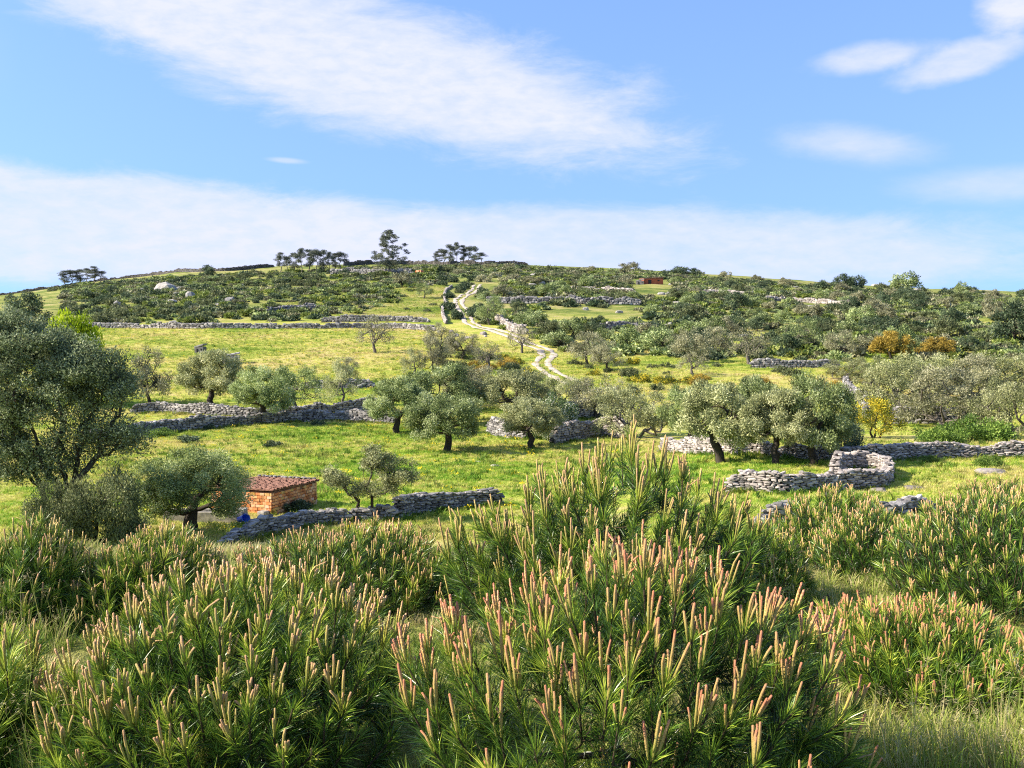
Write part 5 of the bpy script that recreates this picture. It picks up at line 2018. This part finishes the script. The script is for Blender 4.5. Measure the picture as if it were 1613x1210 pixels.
def spots(n, poly, seed, test=None):
    """random places on the ground within an outline of the picture, evenly spread over the ground itself"""
    rng = np.random.default_rng(seed)
    G = np.array([hit(*p) for p in poly])
    x0, x1, y0, y1 = G[:, 0].min(), G[:, 0].max(), G[:, 1].min(), G[:, 1].max()
    X, Y = rng.uniform(x0, x1, n * 3), rng.uniform(y0, y1, n * 3)
    keep = np.zeros(len(X), bool)
    j = len(G) - 1
    for i in range(len(G)):
        xi, yi, xj, yj = *G[i], *G[j]
        c = ((yi > Y) != (yj > Y)) & (X < (xj - xi) * (Y - yi) / (yj - yi + 1e-12) + xi)
        keep ^= c
        j = i
    X, Y = X[keep][:n], Y[keep][:n]
    return np.stack([X, Y, H(X, Y)], -1)


def grass_object(name, label, protos, mats, pts, smin, smax, seed):
    rng = np.random.default_rng(seed)
    n = len(pts)
    scatter_stuff(name, label, 'grass', protos, mats, pts, rng.uniform(0, 6.28, n), rng.uniform(smin, smax, n) * (.8 + .6 * (vnoise(pts[:, 0] / 2.3, pts[:, 1] / 2.3) + .5)),
                  rng.integers(0, len(protos), n), rng.normal(0, .12, (n, 2)))


_r = np.random.default_rng(55)
short = [tuft(_r, 26, .16, .010, .17, .55) for _ in range(4)]
mid = [tuft(_r, 22, .26, .022, .34, .6) for _ in range(4)]
long_ = [tuft(_r, 18, .36, .0035, .07, .45, .12) for _ in range(4)] + [tuft(_r, 10, .62, .0022, .05, .35, .55) for _ in range(2)]
grass_object('meadow_grass', 'short yellow green grass covering the valley meadow', short, [GRASS_VALLEY],
             np.vstack([spots(38000, [(-120, 856), (900, 850), (1000, 700), (900, 668), (160, 668), (-120, 668)], 61),
                        spots(14000, [(1000, 848), (1660, 840), (1660, 700), (1000, 700)], 62)]), .7, 1.3, 63)
grass_object('field_grass', 'dry yellow grass of the upper fields', mid, [GRASS_DRY],
             np.vstack([spots(22000, [(-120, 668), (900, 668), (1060, 600), (690, 516), (-120, 516)], 64), spots(9000, [(430, 494), (520, 500), (695, 500), (700, 440), (520, 437)], 67), spots(9000, [(900, 668), (1640, 690), (1640, 560), (880, 540)], 65)]), .6, 1.3, 66)


def wall_foot():
    rng = np.random.default_rng(95)
    out = []
    for P in WALL_XY[:13]:
        n = len(P) * 3
        k = rng.integers(0, len(P), n)
        q = P[k] + rng.normal(0, .18, (n, 2))
        side = norm(q * 0 + P[k]) * -rng.uniform(.3, .75, (n, 1))
        q = q + side
        out.append(np.stack([q[:, 0], q[:, 1], H(q[:, 0], q[:, 1])], -1))
    return np.vstack(out)


weeds = [tuft(_r, 30, .34, .020, .22, .7) for _ in range(3)]
grass_object('wall_weeds', 'rank green weeds along the feet of the dry walls and in meadow patches', weeds, [GRASS_WEED],
             np.vstack([wall_foot(), spots(2200, [(60, 850), (900, 850), (1000, 700), (900, 668), (160, 668), (60, 690)], 96), spots(600, [(1000, 848), (1660, 840), (1660, 700), (1000, 700)], 97),
                        spots(1500, [(100, 668), (900, 668), (1060, 600), (690, 516), (100, 516)], 98), spots(900, [(430, 494), (520, 500), (695, 500), (700, 440), (520, 437)], 99)]), .4, 1.3, 100)


def flower(rng):
    V, F, T = tuft(rng, 8, .22, .008, .12, .4)
    V, F, T = list(V), list(F), list(T)
    for i in range(9):
        c = np.array([rng.normal(0, .12), rng.normal(0, .12), rng.uniform(.12, .26)])
        for q in range(2):
            e = norm(rng.normal(size=3)) * .035
            g = norm(np.cross(e, rng.normal(size=3))) * .03
            k0 = len(V)
            V += [c - e, c - g, c + e, c + g]
            F.append((k0, k0 + 1, k0 + 2, k0 + 3))
            T.append(9.0)
    return np.array(V), np.array(F), np.array(T)


scatter_stuff('wildflowers', 'small yellow wildflowers dotting the fields', 'flowers', [flower(_r) for _ in range(3)], [FLOWER],
              (lambda p: p)(FP := np.vstack([spots(700, [(100, 668), (900, 668), (1060, 600), (690, 516), (100, 516)], 111), spots(260, [(60, 850), (900, 850), (1000, 700), (900, 668), (160, 668)], 112)])),
              np.random.default_rng(5).uniform(0, 6.28, len(FP)), np.random.default_rng(6).uniform(.7, 1.7, len(FP)), np.random.default_rng(7).integers(0, 3, len(FP)))


def near_pts():
    """long grass in the gaps between the pines and in the two lower corners"""
    rng = np.random.default_rng(71)
    n = 11000
    Y = 2.9 + 7.5 * rng.random(n)
    X = (rng.uniform(-.58, .58, n)) * Y
    px = CX + FPX * X / Y
    k = vnoise(X / .7, Y / .7) + .3 * vnoise(X / .3, Y / .3)
    corner = (px > 1375) & (Y < 4.18) & (Y > 3.75) & (k > -.25) | (px < 120) & (Y < 4.3) & (Y > 3.8)
    gap = ((px > 1210) & (px < 1400) & (Y > 5.5) & (Y < 7.0)) | ((px < 110) & (Y > 4.7) & (Y < 5.5))
    keep = corner | (gap & (k > -.05)) | ((k > .05) & (Y < 4.6) & (Y > 3.7) & (px < 720))
    X, Y = X[keep], Y[keep]
    return np.stack([X, Y, H(X, Y)], -1)


def under_pts():
    rng = np.random.default_rng(73)
    n = 6000
    Y = 3.9 + 8 * rng.random(n)
    X = rng.uniform(-.6, .6, n) * Y
    k = vnoise(X / .6, Y / .6) > -.3
    X, Y = X[k], Y[k]
    return np.stack([X, Y, H(X, Y)], -1)


fine_tuft = [tuft(_r, 22, .16, .0045, .10, .8) for _ in range(4)]
grass_object('ground_grass', 'short grass and straw covering the ground under the pines', fine_tuft, [GRASS_NEAR], under_pts(), .25, .6, 74)
grass_object('long_grass', 'long pale grass with dry seed heads between the pines', long_, [GRASS_NEAR], near_pts(), .25, .55, 72)


FRESH_DULL = leaf_mat('light heath', [(0, (.05, .08, .015)), (.5, (.13, .17, .035)), (1, (.27, .28, .08))], .3)


def scrub_cover():
    """knee high heath between the shrubs of the hill"""
    rng = np.random.default_rng(81)
    protos = []
    for k in range(5):
        C, Rr = dome_clumps(rng, 9, .9, .6, .0, .4, under=.1)
        V, F, T = crown_leaves(rng, C, Rr, 420, .34, .20, .7, .5, cc=np.array([0, 0, -.2]))
        protos.append((V, F, T))
    def clear_of(P, polys):
        k = np.ones(len(P), bool)
        b = []
        for i, p in enumerate(P):
            v = p - np.array([0, 0, EYE])
            c, s = math.cos(PITCH), math.sin(PITCH)
            dep = v[1] * c - v[2] * s
            up = v[1] * s + v[2] * c
            px, py = CX + FPX * v[0] / dep, CY - FPX * up / dep
            k[i] = not (any(inside(px, py, q) for q in polys) or near_track(px, py, 5))
        return P[k]
    A = spots(4200, [(760, 520), (900, 556), (1200, 570), (1640, 575), (1640, 470), (1300, 452), (1000, 436), (800, 430)], 82)
    B = spots(2300, [(100, 512), (560, 505), (700, 440), (560, 428), (300, 436), (100, 455)], 83)
    C = spots(1900, [(540, 440), (1000, 446), (1300, 456), (1000, 428), (700, 420), (540, 421)], 84)
    P = np.vstack([A, B, C])
    # it grows in ragged thickets with open turf between
    g = vnoise(P[:, 0] / 22 + 3, P[:, 1] / 30) + .55 * vnoise(P[:, 0] / 7, P[:, 1] / 9 + 5)
    P = P[(g > -.12) | (rng.random(len(P)) < .22)]
    P = clear_of(P, CLEAR)
    n = len(P)
    scatter_stuff('heath_scrub', 'knee high heath scrub matting the hill between the trees', 'scrub', protos, [SCRUB, EVERGREEN, OLIVE_GREY, OLIVE, FRESH_DULL], P, rng.uniform(0, 6.28, n), (.7 + 1.5 * rng.random(n)) * (.75 + .9 * (vnoise(P[:, 0] / 16, P[:, 1] / 16) + .25)),
                  rng.integers(0, 5, n))


scrub_cover()
